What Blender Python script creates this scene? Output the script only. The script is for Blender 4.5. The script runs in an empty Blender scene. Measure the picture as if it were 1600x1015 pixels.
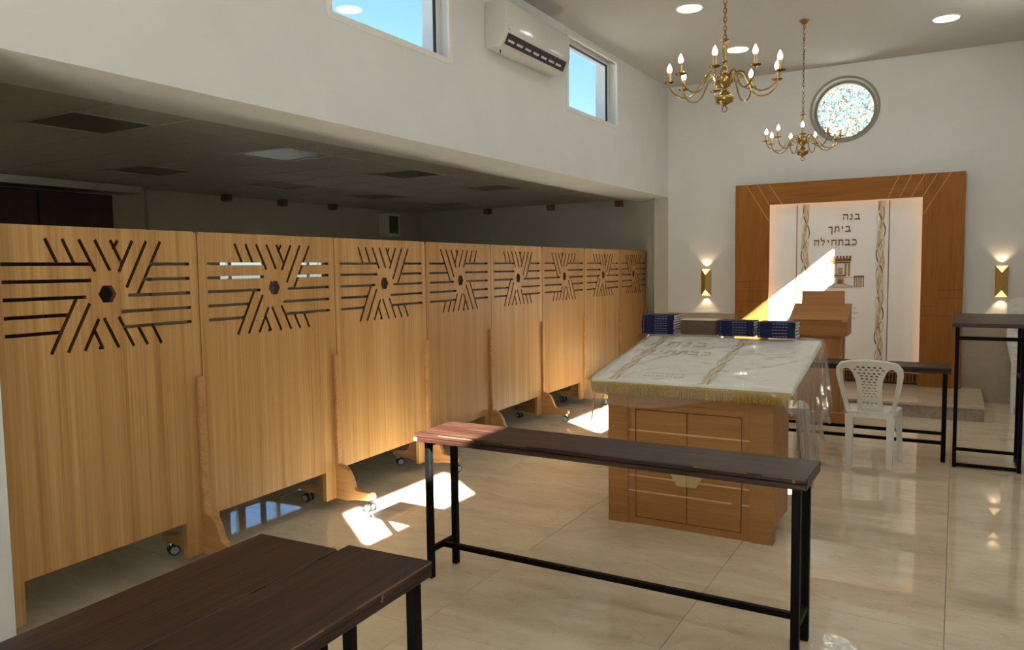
import bpy, bmesh, math, random
from mathutils import Matrix, Vector
random.seed(7)
C = bpy.context.scene.collection
SC = bpy.context.scene
PI = math.pi

# ------------------------------------------------------------------ camera
F_PX, PITCH, ROLL, YAW, CAM_H = 1195.45, 0.0739, -0.0142, 0.5258, 1.60
cy, sy = math.cos(YAW), math.sin(YAW)
R0, F0, U0 = Vector((cy, sy, 0)), Vector((-sy, cy, 0)), Vector((0, 0, 1))
F1 = F0 * math.cos(PITCH) - U0 * math.sin(PITCH)
U1 = U0 * math.cos(PITCH) + F0 * math.sin(PITCH)
R2 = R0 * math.cos(ROLL) + U1 * math.sin(ROLL)
U2 = U1 * math.cos(ROLL) - R0 * math.sin(ROLL)
cd = bpy.data.cameras.new('camera'); cam = bpy.data.objects.new('camera', cd); C.objects.link(cam)
cd.sensor_fit = 'HORIZONTAL'; cd.sensor_width = 36.0; cd.lens = 36.0 * F_PX / 1600.0
cd.clip_start = 0.02; cd.clip_end = 500
mw = Matrix.Identity(4)
for i in range(3):
    mw[i][0], mw[i][1], mw[i][2] = R2[i], U2[i], -F1[i]
mw[2][3] = CAM_H
cam.matrix_world = mw
SC.camera = cam

# ------------------------------------------------------------------ world, sun, exposure
SC.view_settings.view_transform = 'Standard'
SC.view_settings.look = 'None'
SC.view_settings.gamma = 1.0
SC.view_settings.use_curve_mapping = False
SC.view_settings.exposure = 1.85
SC.cycles.max_bounces = 10
SC.cycles.diffuse_bounces = 6
SC.cycles.glossy_bounces = 4
SC.cycles.transparent_max_bounces = 12
SC.cycles.sample_clamp_indirect = 10.0
SC.cycles.blur_glossy = 0.5

W = bpy.data.worlds.new('sky'); SC.world = W; W.use_nodes = True
wn, wl = W.node_tree.nodes, W.node_tree.links
wn.clear()
wo = wn.new('ShaderNodeOutputWorld'); wb = wn.new('ShaderNodeBackground')
sk = wn.new('ShaderNodeTexSky'); sk.sky_type = 'NISHITA'; sk.sun_disc = False
sk.sun_elevation = math.radians(33.7); sk.sun_rotation = math.radians(126.5)
sk.air_density = 1.0; sk.dust_density = 1.5; sk.ozone_density = 1.0
tn = wn.new('ShaderNodeMix'); tn.data_type = 'RGBA'; tn.blend_type = 'MULTIPLY'; tn.inputs['Factor'].default_value = 1.0
tn.inputs[7].default_value = (0.70, 0.90, 1.12, 1)          # white balance
wl.new(sk.outputs[0], tn.inputs[6]); wl.new(tn.outputs[2], wb.inputs[0]); wb.inputs[1].default_value = 0.084
wl.new(wb.outputs[0], wo.inputs[0])

SUN_DIR = Vector((-1.0, 0.74, -0.83)).normalized()
sl = bpy.data.lights.new('sun', 'SUN'); sl.energy = 24.0; sl.angle = math.radians(0.6); sl.color = (1.0, 0.98, 0.945)
so = bpy.data.objects.new('sun', sl); C.objects.link(so); so.location = (6, -4, 9)
so.rotation_euler = SUN_DIR.to_track_quat('-Z', 'Y').to_euler()

# ------------------------------------------------------------------ helpers
class MB:
    def __init__(s):
        s.v = []; s.f = []; s.mi = []; s.sm = []; s.mats = []; s.cur = 0; s.smooth = False
    def mat(s, m):
        if m not in s.mats: s.mats.append(m)
        s.cur = s.mats.index(m); return s
    def add(s, vs, fs, M=None):
        b = len(s.v)
        for p in vs:
            p = Vector(p)
            s.v.append(M @ p if M is not None else p)
        for f in fs:
            s.f.append([b + i for i in f]); s.mi.append(s.cur); s.sm.append(s.smooth)
        return s
    def box(s, x0, x1, y0, y1, z0, z1, M=None, c=0.0):
        if x1 < x0: x0, x1 = x1, x0
        if y1 < y0: y0, y1 = y1, y0
        if z1 < z0: z0, z1 = z1, z0
        if c <= 0:
            return s.add([(x0,y0,z0),(x1,y0,z0),(x1,y1,z0),(x0,y1,z0),(x0,y0,z1),(x1,y0,z1),(x1,y1,z1),(x0,y1,z1)],
                  [(0,3,2,1),(4,5,6,7),(0,1,5,4),(1,2,6,5),(2,3,7,6),(3,0,4,7)], M)
        c = min(c, (x1-x0)*.45, (y1-y0)*.45, (z1-z0)*.45)
        bm = bmesh.new()
        bmesh.ops.create_cube(bm, size=1.0, matrix=Matrix.Translation(((x0+x1)/2,(y0+y1)/2,(z0+z1)/2)) @ Matrix.Diagonal((x1-x0,y1-y0,z1-z0,1)))
        bmesh.ops.bevel(bm, geom=list(bm.edges), offset=c, segments=1, affect='EDGES', profile=.5)
        return s.addbm(bm, M)
    def addbm(s, bm, M=None):
        bm.verts.index_update()
        s.add([v.co.copy() for v in bm.verts], [[v.index for v in f.verts] for f in bm.faces], M)
        bm.free(); return s
    def prism(s, pts, h0, h1, axis='z', M=None):
        # pts 2D polygon (ccw). axis z: (x,y); axis y: (x,z) extruded along y; axis x: (y,z) extruded along x
        def mk(p, h):
            if axis == 'z': return (p[0], p[1], h)
            if axis == 'y': return (p[0], h, p[1])
            return (h, p[0], p[1])
        n = len(pts)
        vs = [mk(p, h0) for p in pts] + [mk(p, h1) for p in pts]
        fs = [list(range(n))[::-1], list(range(n, 2*n))] + [(i, (i+1) % n, n+(i+1) % n, n+i) for i in range(n)]
        return s.add(vs, fs, M)
    def tube(s, pts, r, n=8, M=None, caps=True, closed=False):
        pts = [Vector(p) for p in pts]; k = len(pts)
        rs = r if isinstance(r, (list, tuple)) else [r]*k
        ts = []
        for i in range(k):
            if closed: t = pts[(i+1) % k] - pts[i-1]
            else: t = pts[min(i+1, k-1)] - pts[max(i-1, 0)]
            ts.append(t.normalized())
        up = Vector((0,0,1)) if abs(ts[0].z) < .95 else Vector((1,0,0))
        a = ts[0].cross(up).normalized()
        vs = []; fs = []
        for i in range(k):
            a = (a - ts[i]*a.dot(ts[i])).normalized(); b = ts[i].cross(a)
            for j in range(n):
                w = 2*PI*j/n
                vs.append(pts[i] + (a*math.cos(w) + b*math.sin(w))*rs[i])
        rng = k if closed else k-1
        for i in range(rng):
            i2 = (i+1) % k
            for j in range(n):
                fs.append((i*n+j, i*n+(j+1) % n, i2*n+(j+1) % n, i2*n+j))
        if caps and not closed:
            fs.append(list(range(n))[::-1]); fs.append(list(range((k-1)*n, k*n)))
        return s.add(vs, fs, M)
    def lathe(s, prof, n=20, M=None, cap=True):
        # prof (r,z) list
        vs = []; fs = []; k = len(prof)
        for r, z in prof:
            for j in range(n):
                w = 2*PI*j/n; vs.append((r*math.cos(w), r*math.sin(w), z))
        for i in range(k-1):
            for j in range(n):
                fs.append((i*n+j, i*n+(j+1) % n, (i+1)*n+(j+1) % n, (i+1)*n+j))
        if cap and prof[0][0] > 1e-5: fs.append(list(range(n))[::-1])
        if cap and prof[-1][0] > 1e-5: fs.append(list(range((k-1)*n, k*n)))
        return s.add(vs, fs, M)
    def bar(s, p, q, w, h, M=None):
        p, q = Vector(p), Vector(q); t = (q-p); L = t.length; t.normalize()
        up = Vector((0,0,1)) if abs(t.z) < .9 else Vector((0,1,0))
        a = t.cross(up).normalized(); b = a.cross(t)
        m = Matrix(((t.x,a.x,b.x,p.x),(t.y,a.y,b.y,p.y),(t.z,a.z,b.z,p.z),(0,0,0,1)))
        if M is not None: m = M @ m
        return s.box(0, L, -w/2, w/2, -h/2, h/2, m)
    def build(s, name, m=None, parent=None):
        me = bpy.data.meshes.new(name)
        me.from_pydata([tuple(v) for v in s.v], [], s.f)
        mats = s.mats if s.mats else [m]
        if m is not None and not s.mats: mats = [m]
        for x in mats: me.materials.append(x)
        for i, p in enumerate(me.polygons):
            p.material_index = s.mi[i] if len(mats) > 1 else 0
            p.use_smooth = s.sm[i]
        bm = bmesh.new(); bm.from_mesh(me)
        bmesh.ops.remove_doubles(bm, verts=bm.verts, dist=1e-6)
        bmesh.ops.recalc_face_normals(bm, faces=bm.faces)
        bm.to_mesh(me); bm.free()
        me.update()
        o = bpy.data.objects.new(name, me); C.objects.link(o)
        if parent is not None: o.parent = parent
        return o

def split_islands(o):
    """one object per separate piece of a mesh, all under the same parent"""
    me = o.data; nb = [[] for _ in me.vertices]
    for e_ in me.edges: nb[e_.vertices[0]].append(e_.vertices[1]); nb[e_.vertices[1]].append(e_.vertices[0])
    comp = [-1]*len(nb); n_ = 0
    for i in range(len(nb)):
        if comp[i] >= 0: continue
        st = [i]
        while st:
            q = st.pop()
            if comp[q] >= 0: continue
            comp[q] = n_; st += nb[q]
        n_ += 1
    if n_ < 2: return [o]
    res = []; nm = o.name.split('.')[0]
    for k_ in range(n_):
        ids = [i for i in range(len(nb)) if comp[i] == k_]; mp = {v: j for j, v in enumerate(ids)}
        mb = MB(); mb.add([me.vertices[i].co.copy() for i in ids], [[mp[v] for v in p.vertices] for p in me.polygons if comp[p.vertices[0]] == k_])
        res.append(mb.build(nm, me.materials[0], o.parent))
    for p in res: p.location = o.location; p.rotation_euler = o.rotation_euler
    bpy.data.objects.remove(o)
    return res

def smooth_angle(o, ang=40):
    for p in o.data.polygons: p.use_smooth = True
    try: o.data.set_sharp_from_angle(angle=math.radians(ang))
    except Exception: pass
    return o

def empty(name, loc, rz=0.0, parent=None):
    o = bpy.data.objects.new(name, None); C.objects.link(o)
    o.empty_display_size = .1
    o.location = loc; o.rotation_euler = (0, 0, rz)
    if parent: o.parent = parent
    return o

def tag(o, label=None, cat=None, group=None, kind=None):
    if label: o['label'] = label
    if cat: o['category'] = cat
    if group: o['group'] = group
    if kind: o['kind'] = kind
    return o

def inst(src, parent, name=None):
    o = bpy.data.objects.new(name or src.name.split('.')[0], src.data); C.objects.link(o); o.parent = parent
    return o

def copy_tree(o, parent=None):
    c = o.copy(); C.objects.link(c); c.parent = parent
    for ch in o.children: copy_tree(ch, c)
    return c

def rot_xy(a): return Matrix.Rotation(a, 4, 'Z')
def T(x, y, z): return Matrix.Translation((x, y, z))

# ------------------------------------------------------------------ materials
def newmat(name):
    m = bpy.data.materials.new(name); m.use_nodes = True
    return m, m.node_tree.nodes, m.node_tree.links, m.node_tree.nodes['Principled BSDF']

def plain(name, col, rough=.5, metal=0.0, spec=.5, noise=0.0, nscale=20, bump=0.0, coat=0.0):
    m, n, l, b = newmat(name)
    b.inputs['Base Color'].default_value = (*col, 1); b.inputs['Roughness'].default_value = rough
    b.inputs['Metallic'].default_value = metal; b.inputs['Specular IOR Level'].default_value = spec
    b.inputs['Coat Weight'].default_value = coat
    if noise > 0 or bump > 0:
        t = n.new('ShaderNodeTexCoord'); ns = n.new('ShaderNodeTexNoise'); ns.inputs['Scale'].default_value = nscale
        ns.inputs['Detail'].default_value = 4
        l.new(t.outputs['Object'], ns.inputs['Vector'])
        if noise > 0:
            r = n.new('ShaderNodeValToRGB')
            r.color_ramp.elements[0].position = .3; r.color_ramp.elements[1].position = .7
            r.color_ramp.elements[0].color = (*[c*(1-noise) for c in col], 1)
            r.color_ramp.elements[1].color = (*[min(1, c*(1+noise)) for c in col], 1)
            l.new(ns.outputs['Fac'], r.inputs[0]); l.new(r.outputs[0], b.inputs['Base Color'])
        if bump > 0:
            bp = n.new('ShaderNodeBump'); bp.inputs['Strength'].default_value = bump; bp.inputs['Distance'].default_value = .01
            l.new(ns.outputs['Fac'], bp.inputs['Height']); l.new(bp.outputs[0], b.inputs['Normal'])
    return m

def wood(name, c0, c1, c2, axis='z', fine=60.0, broad=7.0, stretch=.04, rough=.42, bump=.05, rings=0.0, wear=None, spec=.4):
    # straight grained veneer: fine streaks plus broad bands stretched along one axis
    m, n, l, b = newmat(name)
    t = n.new('ShaderNodeTexCoord'); oi = n.new('ShaderNodeObjectInfo')
    off = n.new('ShaderNodeVectorMath'); off.operation = 'ADD'
    sc = n.new('ShaderNodeMath'); sc.operation = 'MULTIPLY'; sc.inputs[1].default_value = 13.7
    l.new(oi.outputs['Random'], sc.inputs[0]); l.new(t.outputs['Object'], off.inputs[0]); l.new(sc.outputs[0], off.inputs[1])
    def streak(scale, st, detail, dist=0.0):
        mp = n.new('ShaderNodeMapping')
        s = [scale]*3; s['xyz'.index(axis)] = scale*st
        mp.inputs['Scale'].default_value = s
        l.new(off.outputs[0], mp.inputs['Vector'])
        ns = n.new('ShaderNodeTexNoise'); ns.inputs['Scale'].default_value = 1.0; ns.inputs['Detail'].default_value = detail
        ns.inputs['Roughness'].default_value = .6; ns.inputs['Distortion'].default_value = dist
        l.new(mp.outputs[0], ns.inputs['Vector']); return ns
    a = streak(fine, stretch, 3); d = streak(broad, stretch*1.5, 3, rings)
    mx = n.new('ShaderNodeMix'); mx.data_type = 'FLOAT'; mx.inputs['Factor'].default_value = .5
    l.new(a.outputs['Fac'], mx.inputs[2]); l.new(d.outputs['Fac'], mx.inputs[3])
    r = n.new('ShaderNodeValToRGB'); el = r.color_ramp.elements
    el[0].position = .34; el[0].color = (*c0, 1); el[1].position = .66; el[1].color = (*c2, 1)
    k = el.new(.5); k.color = (*c1, 1)
    l.new(mx.outputs[0], r.inputs[0])
    out = r.outputs[0]
    if wear:
        wn_ = n.new('ShaderNodeTexNoise'); wn_.inputs['Scale'].default_value = 9; wn_.inputs['Detail'].default_value = 9; wn_.inputs['Roughness'].default_value = .75
        l.new(off.outputs[0], wn_.inputs['Vector'])
        wr = n.new('ShaderNodeValToRGB'); wr.color_ramp.elements[0].position = .62; wr.color_ramp.elements[1].position = .74
        l.new(wn_.outputs['Fac'], wr.inputs[0])
        wm = n.new('ShaderNodeMix'); wm.data_type = 'RGBA'
        l.new(wr.outputs[0], wm.inputs['Factor']); l.new(out, wm.inputs[6]); wm.inputs[7].default_value = (*wear, 1)
        out = wm.outputs[2]
    l.new(out, b.inputs['Base Color'])
    b.inputs['Roughness'].default_value = rough; b.inputs['Specular IOR Level'].default_value = spec
    bp = n.new('ShaderNodeBump'); bp.inputs['Strength'].default_value = bump; bp.inputs['Distance'].default_value = .004
    l.new(mx.outputs[0], bp.inputs['Height']); l.new(bp.outputs[0], b.inputs['Normal'])
    return m

def marble(name, c0, c1, c2, rough=.06, stretch=(1.0, 4.0, 1.0), scale=1.6, rnd=.10, spec=.5):
    m, n, l, b = newmat(name)
    g = n.new('ShaderNodeNewGeometry'); oi = n.new('ShaderNodeObjectInfo')
    mp = n.new('ShaderNodeMapping'); mp.inputs['Scale'].default_value = stretch
    off = n.new('ShaderNodeVectorMath'); off.operation = 'ADD'
    sc = n.new('ShaderNodeMath'); sc.operation = 'MULTIPLY'; sc.inputs[1].default_value = 31.0
    l.new(oi.outputs['Random'], sc.inputs[0])
    l.new(g.outputs['Position'], mp.inputs['Vector']); l.new(mp.outputs[0], off.inputs[0]); l.new(sc.outputs[0], off.inputs[1])
    a = n.new('ShaderNodeTexNoise'); a.inputs['Scale'].default_value = scale; a.inputs['Detail'].default_value = 8
    a.inputs['Roughness'].default_value = .62; a.inputs['Distortion'].default_value = .7
    l.new(off.outputs[0], a.inputs['Vector'])
    r = n.new('ShaderNodeValToRGB'); el = r.color_ramp.elements
    el[0].position = .30; el[0].color = (*c0, 1); el[1].position = .70; el[1].color = (*c2, 1)
    k = el.new(.5); k.color = (*c1, 1)
    l.new(a.outputs['Fac'], r.inputs[0])
    # thin veins
    v = n.new('ShaderNodeTexNoise'); v.inputs['Scale'].default_value = scale*1.7; v.inputs['Detail'].default_value = 3; v.inputs['Distortion'].default_value = 1.6
    l.new(off.outputs[0], v.inputs['Vector'])
    vr = n.new('ShaderNodeValToRGB'); ve = vr.color_ramp.elements
    ve[0].position = .485; ve[0].color = (0,0,0,1); ve[1].position = .515; ve[1].color = (0,0,0,1)
    k = ve.new(.5); k.color = (.35,.35,.35,1)
    l.new(v.outputs['Fac'], vr.inputs[0])
    mx = n.new('ShaderNodeMix'); mx.data_type = 'RGBA'
    l.new(vr.outputs[0], mx.inputs['Factor']); l.new(r.outputs[0], mx.inputs[6]); mx.inputs[7].default_value = (*[c*.72 for c in c0], 1)
    hs = n.new('ShaderNodeHueSaturation')
    ml = n.new('ShaderNodeMapRange'); ml.inputs[3].default_value = 1-rnd; ml.inputs[4].default_value = 1+rnd
    l.new(oi.outputs['Random'], ml.inputs[0]); l.new(ml.outputs[0], hs.inputs['Value'])
    l.new(mx.outputs[2], hs.inputs['Color']); l.new(hs.outputs[0], b.inputs['Base Color'])
    b.inputs['Roughness'].default_value = rough; b.inputs['Specular IOR Level'].default_value = spec
    return m

def emit(name, col, s):
    m, n, l, b = newmat(name)
    b.inputs['Base Color'].default_value = (*col, 1); b.inputs['Emission Color'].default_value = (*col, 1)
    b.inputs['Emission Strength'].default_value = s
    return m

def pane(name, tint=(1,1,1), rough=0.0, base=.03, bump=0.0, milk=0.0):
    # thin sheet of glass or clear film: mostly lets light straight through, mirrors at a glance
    m, n, l, b = newmat(name); n.remove(b)
    out = n['Material Output']
    tr = n.new('ShaderNodeBsdfTransparent'); tr.inputs[0].default_value = (*tint, 1)
    gl = n.new('ShaderNodeBsdfGlossy'); gl.inputs['Roughness'].default_value = rough
    fr = n.new('ShaderNodeLayerWeight'); fr.inputs['Blend'].default_value = .5
    pw = n.new('ShaderNodeMath'); pw.operation = 'POWER'; pw.inputs[1].default_value = 5.0
    l.new(fr.outputs['Facing'], pw.inputs[0])
    ad = n.new('ShaderNodeMath'); ad.operation = 'MULTIPLY_ADD'; ad.inputs[1].default_value = .9; ad.inputs[2].default_value = base; ad.use_clamp = True
    l.new(pw.outputs[0], ad.inputs[0])
    mx = n.new('ShaderNodeMixShader'); l.new(ad.outputs[0], mx.inputs[0]); l.new(tr.outputs[0], mx.inputs[1]); l.new(gl.outputs[0], mx.inputs[2])
    last = mx
    if bump > 0:
        t = n.new('ShaderNodeTexCoord'); ns = n.new('ShaderNodeTexNoise'); ns.inputs['Scale'].default_value = 7; ns.inputs['Detail'].default_value = 3; ns.inputs['Distortion'].default_value = 1.2
        l.new(t.outputs['Object'], ns.inputs['Vector'])
        bp = n.new('ShaderNodeBump'); bp.inputs['Strength'].default_value = bump; bp.inputs['Distance'].default_value = .03
        l.new(ns.outputs['Fac'], bp.inputs['Height']); l.new(bp.outputs[0], gl.inputs['Normal']); l.new(bp.outputs[0], fr.inputs['Normal'])
    if milk > 0:
        df = n.new('ShaderNodeBsdfDiffuse'); df.inputs[0].default_value = (.8,.8,.78,1)
        m2 = n.new('ShaderNodeMixShader'); m2.inputs[0].default_value = milk
        l.new(mx.outputs[0], m2.inputs[1]); l.new(df.outputs[0], m2.inputs[2]); last = m2
    l.new(last.outputs[0], out.inputs[0])
    return m

M = {}
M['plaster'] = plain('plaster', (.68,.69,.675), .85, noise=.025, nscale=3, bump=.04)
M['plaster_dim'] = plain('side_room_plaster_dimmed', (.50,.475,.39), .85, noise=.025, nscale=3, bump=.04)  # same plaster as the hall, the side room's dimness put into its colour
M['ceiling'] = plain('ceiling_paint', (.48,.468,.43), .9, noise=.02, nscale=2)
M['trim'] = plain('white_trim', (.74,.72,.66), .6)
M['taupe'] = plain('shade_taupe_surround', (.30,.285,.22), .75, noise=.05, nscale=8)  # shade on the plaster ring put into its base colour
M['reveal'] = plain('white_reveal', (.80,.80,.78), .7)
M['floor'] = marble('polished_marble', (.60,.51,.37), (.73,.63,.465), (.81,.72,.56), rough=.018, stretch=(1.0,2.6,1.0), rnd=.035, spec=.9)
M['joint'] = plain('joint_grout', (.30,.25,.18), .9)
M['stone'] = marble('dado_stone', (.40,.345,.25), (.44,.385,.29), (.48,.42,.32), rough=.35, stretch=(1,1,2.2), scale=1.5, rnd=.04, spec=.3)
M['step'] = marble('step_marble', (.46,.38,.27), (.54,.46,.34), (.60,.52,.40), rough=.12, stretch=(1,3,1), scale=2.0, rnd=.04)
M['riser'] = marble('riser_stone', (.25,.205,.145), (.36,.30,.22), (.44,.38,.29), rough=.35, stretch=(1,1,1), scale=22, rnd=.04)
M['oak'] = wood('oak_veneer', (.35,.172,.052), (.47,.258,.088), (.58,.35,.14), 'z', fine=85, broad=14, stretch=.012, rough=.40)
M['oak_back'] = wood('oak_veneer_back', (.33,.155,.043), (.41,.21,.065), (.49,.265,.09), 'z', fine=85, broad=14, stretch=.012, rough=.40)
M['oak_edge'] = wood('oak_edge_band', (.40,.20,.07), (.50,.28,.10), (.56,.33,.13), 'z', fine=60, broad=9, stretch=.05, rough=.4)
M['slot'] = plain('routed_slot_core', (.10,.042,.016), .8)
M['foot'] = wood('oak_foot', (.36,.175,.055), (.46,.24,.085), (.53,.29,.11), 'y', fine=55, broad=9, stretch=.06, rough=.4)
M['ark'] = wood('ark_veneer_upright', (.25,.090,.014), (.31,.118,.020), (.37,.15,.03), 'z', fine=50, broad=8, stretch=.05, rough=.5, spec=.2)
M['ark_h'] = wood('ark_veneer_lintel', (.25,.090,.014), (.31,.118,.020), (.37,.15,.03), 'x', fine=50, broad=8, stretch=.05, rough=.5, spec=.2)
M['beech_h'] = wood('beech_veneer_level', (.33,.145,.040), (.40,.185,.052), (.46,.22,.07), 'x', fine=60, broad=9, stretch=.05, rough=.4)
M['beech_v'] = wood('beech_veneer_upright', (.33,.145,.040), (.40,.185,.052), (.46,.22,.07), 'z', fine=60, broad=9, stretch=.05, rough=.4)
M['groove'] = plain('groove_shadow_gap', (.10,.04,.012), .8)
M['ark_inlay'] = plain('dull_gold_inlay', (.55,.34,.13), .45)
M['inlay'] = plain('pale_inlay', (.68,.50,.25), .4)
M['plank'] = wood('mahogany_plank', (.008,.003,.002), (.036,.013,.008), (.075,.033,.021), 'x', fine=48, broad=12, stretch=.05, rough=.36, bump=.6, rings=1.0, spec=.35)
M['plank_y'] = wood('mahogany_plank_far', (.008,.003,.002), (.036,.013,.008), (.075,.033,.021), 'x', fine=42, broad=10, stretch=.06, rough=.42, bump=.35, rings=1.0, spec=.3)
M['scratch'] = plain('raw_wood_chip', (.24,.145,.075), .7)
M['black'] = plain('black_steel', (.003,.003,.0028), .5, spec=.12, noise=.3, nscale=40)
M['black_rub'] = plain('black_rubber', (.012,.012,.012), .6)
M['chrome'] = plain('chrome', (.75,.75,.75), .12, metal=1.0)
M['wheel'] = plain('grey_wheel', (.45,.46,.48), .3)
M['brass'] = plain('polished_brass', (.46,.31,.10), .24, metal=1.0, noise=.15, nscale=9)
M['brass_dark'] = plain('dark_brass', (.27,.145,.045), .26, metal=1.0, noise=.2, nscale=9)
M['gold'] = plain('satin_gold', (.60,.42,.15), .38, metal=.85)
M['gold_plate'] = plain('brushed_gold_plate', (.62,.50,.24), .35, metal=.7)
M['cream'] = plain('cream_satin', (.90,.895,.885), .55, noise=.02, nscale=60)
M['cloth'] = plain('cream_table_satin', (.85,.84,.78), .5, noise=.02, nscale=50)
M['gold_thread'] = plain('gold_thread', (.66,.46,.085), .5, noise=.3, nscale=90)
M['brown_thread'] = plain('brown_thread', (.22,.105,.03), .6, noise=.2, nscale=90)
M['ochre_thread'] = plain('ochre_thread', (.50,.34,.14), .55, noise=.15, nscale=90)
M['sand_thread'] = plain('sand_thread', (.62,.50,.31), .55)
M['pale_thread'] = plain('pale_thread', (.76,.68,.52), .5)
M['white_plastic'] = plain('white_plastic', (.78,.77,.72), .35)
M['grey_plastic'] = plain('grey_plastic', (.40,.41,.36), .4)
M['ac_white'] = plain('white_abs', (.60,.585,.56), .16)
M['dark'] = plain('dark_slot', (.02,.02,.022), .6)
M['grille'] = plain('grey_grille', (.09,.10,.11), .6)
M['navy'] = plain('navy_cover', (.006,.009,.05), .5, spec=.2, noise=.15, nscale=20)
M['pages'] = plain('page_block', (.62,.62,.60), .8, noise=.08, nscale=120)
M['foil'] = plain('silver_lettering', (.24,.25,.34), .5)
M['cardboard'] = plain('brown_card', (.085,.055,.034), .65, noise=.08, nscale=14)
M['card_edge'] = plain('pale_card_edge', (.60,.50,.36), .6)
M['maroon'] = plain('maroon_ribbon', (.10,.012,.012), .5)
M['cupboard'] = wood('dark_wenge', (.020,.009,.006), (.030,.013,.008), (.040,.018,.011), 'z', fine=50, broad=8, stretch=.05, rough=.4)
M['brown_box'] = wood('brown_lamp_housing', (.13,.06,.025), (.17,.08,.035), (.20,.10,.045), 'z', fine=50, broad=8, stretch=.1, rough=.5)
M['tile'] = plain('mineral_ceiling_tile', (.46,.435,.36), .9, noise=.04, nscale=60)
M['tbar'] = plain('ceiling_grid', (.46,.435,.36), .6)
M['led_off'] = plain('unlit_diffuser', (.17,.155,.12), .45, spec=.3)
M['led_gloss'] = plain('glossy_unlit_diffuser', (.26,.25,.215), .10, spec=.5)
M['led_disc'] = emit('downlight_diffuser', (1.0,.965,.90), 10.0)
M['led_warm'] = emit('warm_led_strip', (1.0,.70,.36), 1.7)
M['bulb'] = emit('candle_bulb', (1.0,.97,.95), 2.6)
M['lamp_warm'] = emit('warm_lamp_glow', (1.0,.66,.25), .5)
M['glass'] = pane('window_glass', (.97,.99,.99))
M['film'] = pane('clear_plastic_film', (.96,.965,.955), rough=.10, base=.045, bump=.22, milk=.12)
M['ground'] = plain('pale_paving', (.42,.41,.39), .9, noise=.1, nscale=1)
M['leaf'] = plain('olive_leaf', (.10,.11,.07), .6, noise=.4, nscale=1.3)
M['leaf_dry'] = plain('straw_leaf', (.26,.22,.125), .6, noise=.3, nscale=1.7)
M['bark'] = plain('tree_bark', (.16,.11,.07), .9, noise=.3, nscale=12)

# ------------------------------------------------------------------ dimensions
XW = -3.414          # face of the hall's left upper wall
XR = 0.98            # right wall
YF = 10.17           # front wall
YB = -2.6            # back wall
ZC = 3.99            # hall ceiling
ZS = 2.53            # soffit / side room ceiling
XL = -7.9            # far left wall of the side room
YS = 10.5            # front wall of the side room
def structure(o, label=None):
    o['kind'] = 'structure'
    if label: o['label'] = label
    return o

# ------------------------------------------------------------------ ground outside and floor
g = MB(); g.box(-60, 60, -60, 80, -.30, -.10); structure(g.build('ground', M['ground']), 'pale paving outside the building')
fl = MB(); fl.box(XL-.2, XR+.2, YB-.2, YS+.2, -.09, -.006)
floor = structure(fl.build('floor', M['joint']), 'polished beige marble floor of large slabs with thin joints')
tile_p = 1.03; jx0, jy0 = -1.036, 3.70
tile = MB(); tile.box(-.5*tile_p+.0014, .5*tile_p-.0014, -.5*tile_p+.0014, .5*tile_p-.0014, -.03, 0.0, c=.0012)
proto = None
i0 = math.floor((XL-jx0)/tile_p); i1 = math.ceil((XR-jx0)/tile_p)
k0 = math.floor((YB-jy0)/tile_p); k1 = math.ceil((YS-jy0)/tile_p)
for i in range(i0, i1):
    for k in range(k0, k1):
        if proto is None:
            proto = tile.build('floor_tile', M['floor'], floor); o = proto
        else:
            o = inst(proto, floor, 'floor_tile')
        o.location = (jx0 + (i+.5)*tile_p, jy0 + (k+.5)*tile_p, 0)

# ------------------------------------------------------------------ walls
WIN = [(.28, 1.66), (3.65, 5.02), (7.03, 8.385)]
def wall_with_windows(name, x0, x1, y0, y1, z0, z1, wins, wz0, wz1, m, label):
    w = MB(); w.box(x0, x1, y0, y1, z0, wz0); w.box(x0, x1, y0, y1, wz1, z1)
    ys = [y0] + [t for p in wins for t in p] + [y1]
    for a in range(0, len(ys), 2): w.box(x0, x1, ys[a], ys[a+1], wz0, wz1)
    return structure(w.build(name, m), label)
wall_with_windows('wall_left', XW-.28, XW, YB, YF, ZS, ZC+.3, WIN, 3.17, 3.955, M['plaster'], 'upper left hall wall above the opening to the side room')
RWIN = [(.26, 1.635), (3.64, 5.0), (7.01, 8.48)]
wall_with_windows('wall_right', XR, XR+.25, YB, YF, 0, ZC+.3, RWIN, 3.218, 3.876, M['plaster'], 'right wall of the hall with high windows')
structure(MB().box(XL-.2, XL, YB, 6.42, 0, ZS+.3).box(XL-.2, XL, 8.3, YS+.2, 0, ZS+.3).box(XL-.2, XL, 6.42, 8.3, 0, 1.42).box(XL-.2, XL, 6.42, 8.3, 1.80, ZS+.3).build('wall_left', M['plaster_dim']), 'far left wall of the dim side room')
# front wall with the round window
CX, CZ, RO = -1.218, 3.46, .395
fw = MB()
N = 48
ring = [(CX + RO*math.cos(2*PI*i/N), CZ + RO*math.sin(2*PI*i/N)) for i in range(N)]
def sq(i):
    a = 2*PI*i/N; c, s_ = math.cos(a), math.sin(a); k = .5/max(abs(c), abs(s_)); return (CX + c*k, CZ + s_*k)
for yy in (YF, YF+.30):
    fw.add([(p[0], yy, p[1]) for p in ring] + [(sq(i)[0], yy, sq(i)[1]) for i in range(N)],
           [(i, (i+1) % N, N+(i+1) % N, N+i) for i in range(N)])
fw.add([(p[0], YF, p[1]) for p in ring] + [(p[0], YF+.30, p[1]) for p in ring], [(i, (i+1) % N, N+(i+1) % N, N+i) for i in range(N)])
fw.box(XW, CX-.5, YF, YF+.30, 0, ZC+.3); fw.box(CX+.5, XR+.25, YF, YF+.30, 0, ZC+.3)
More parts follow.
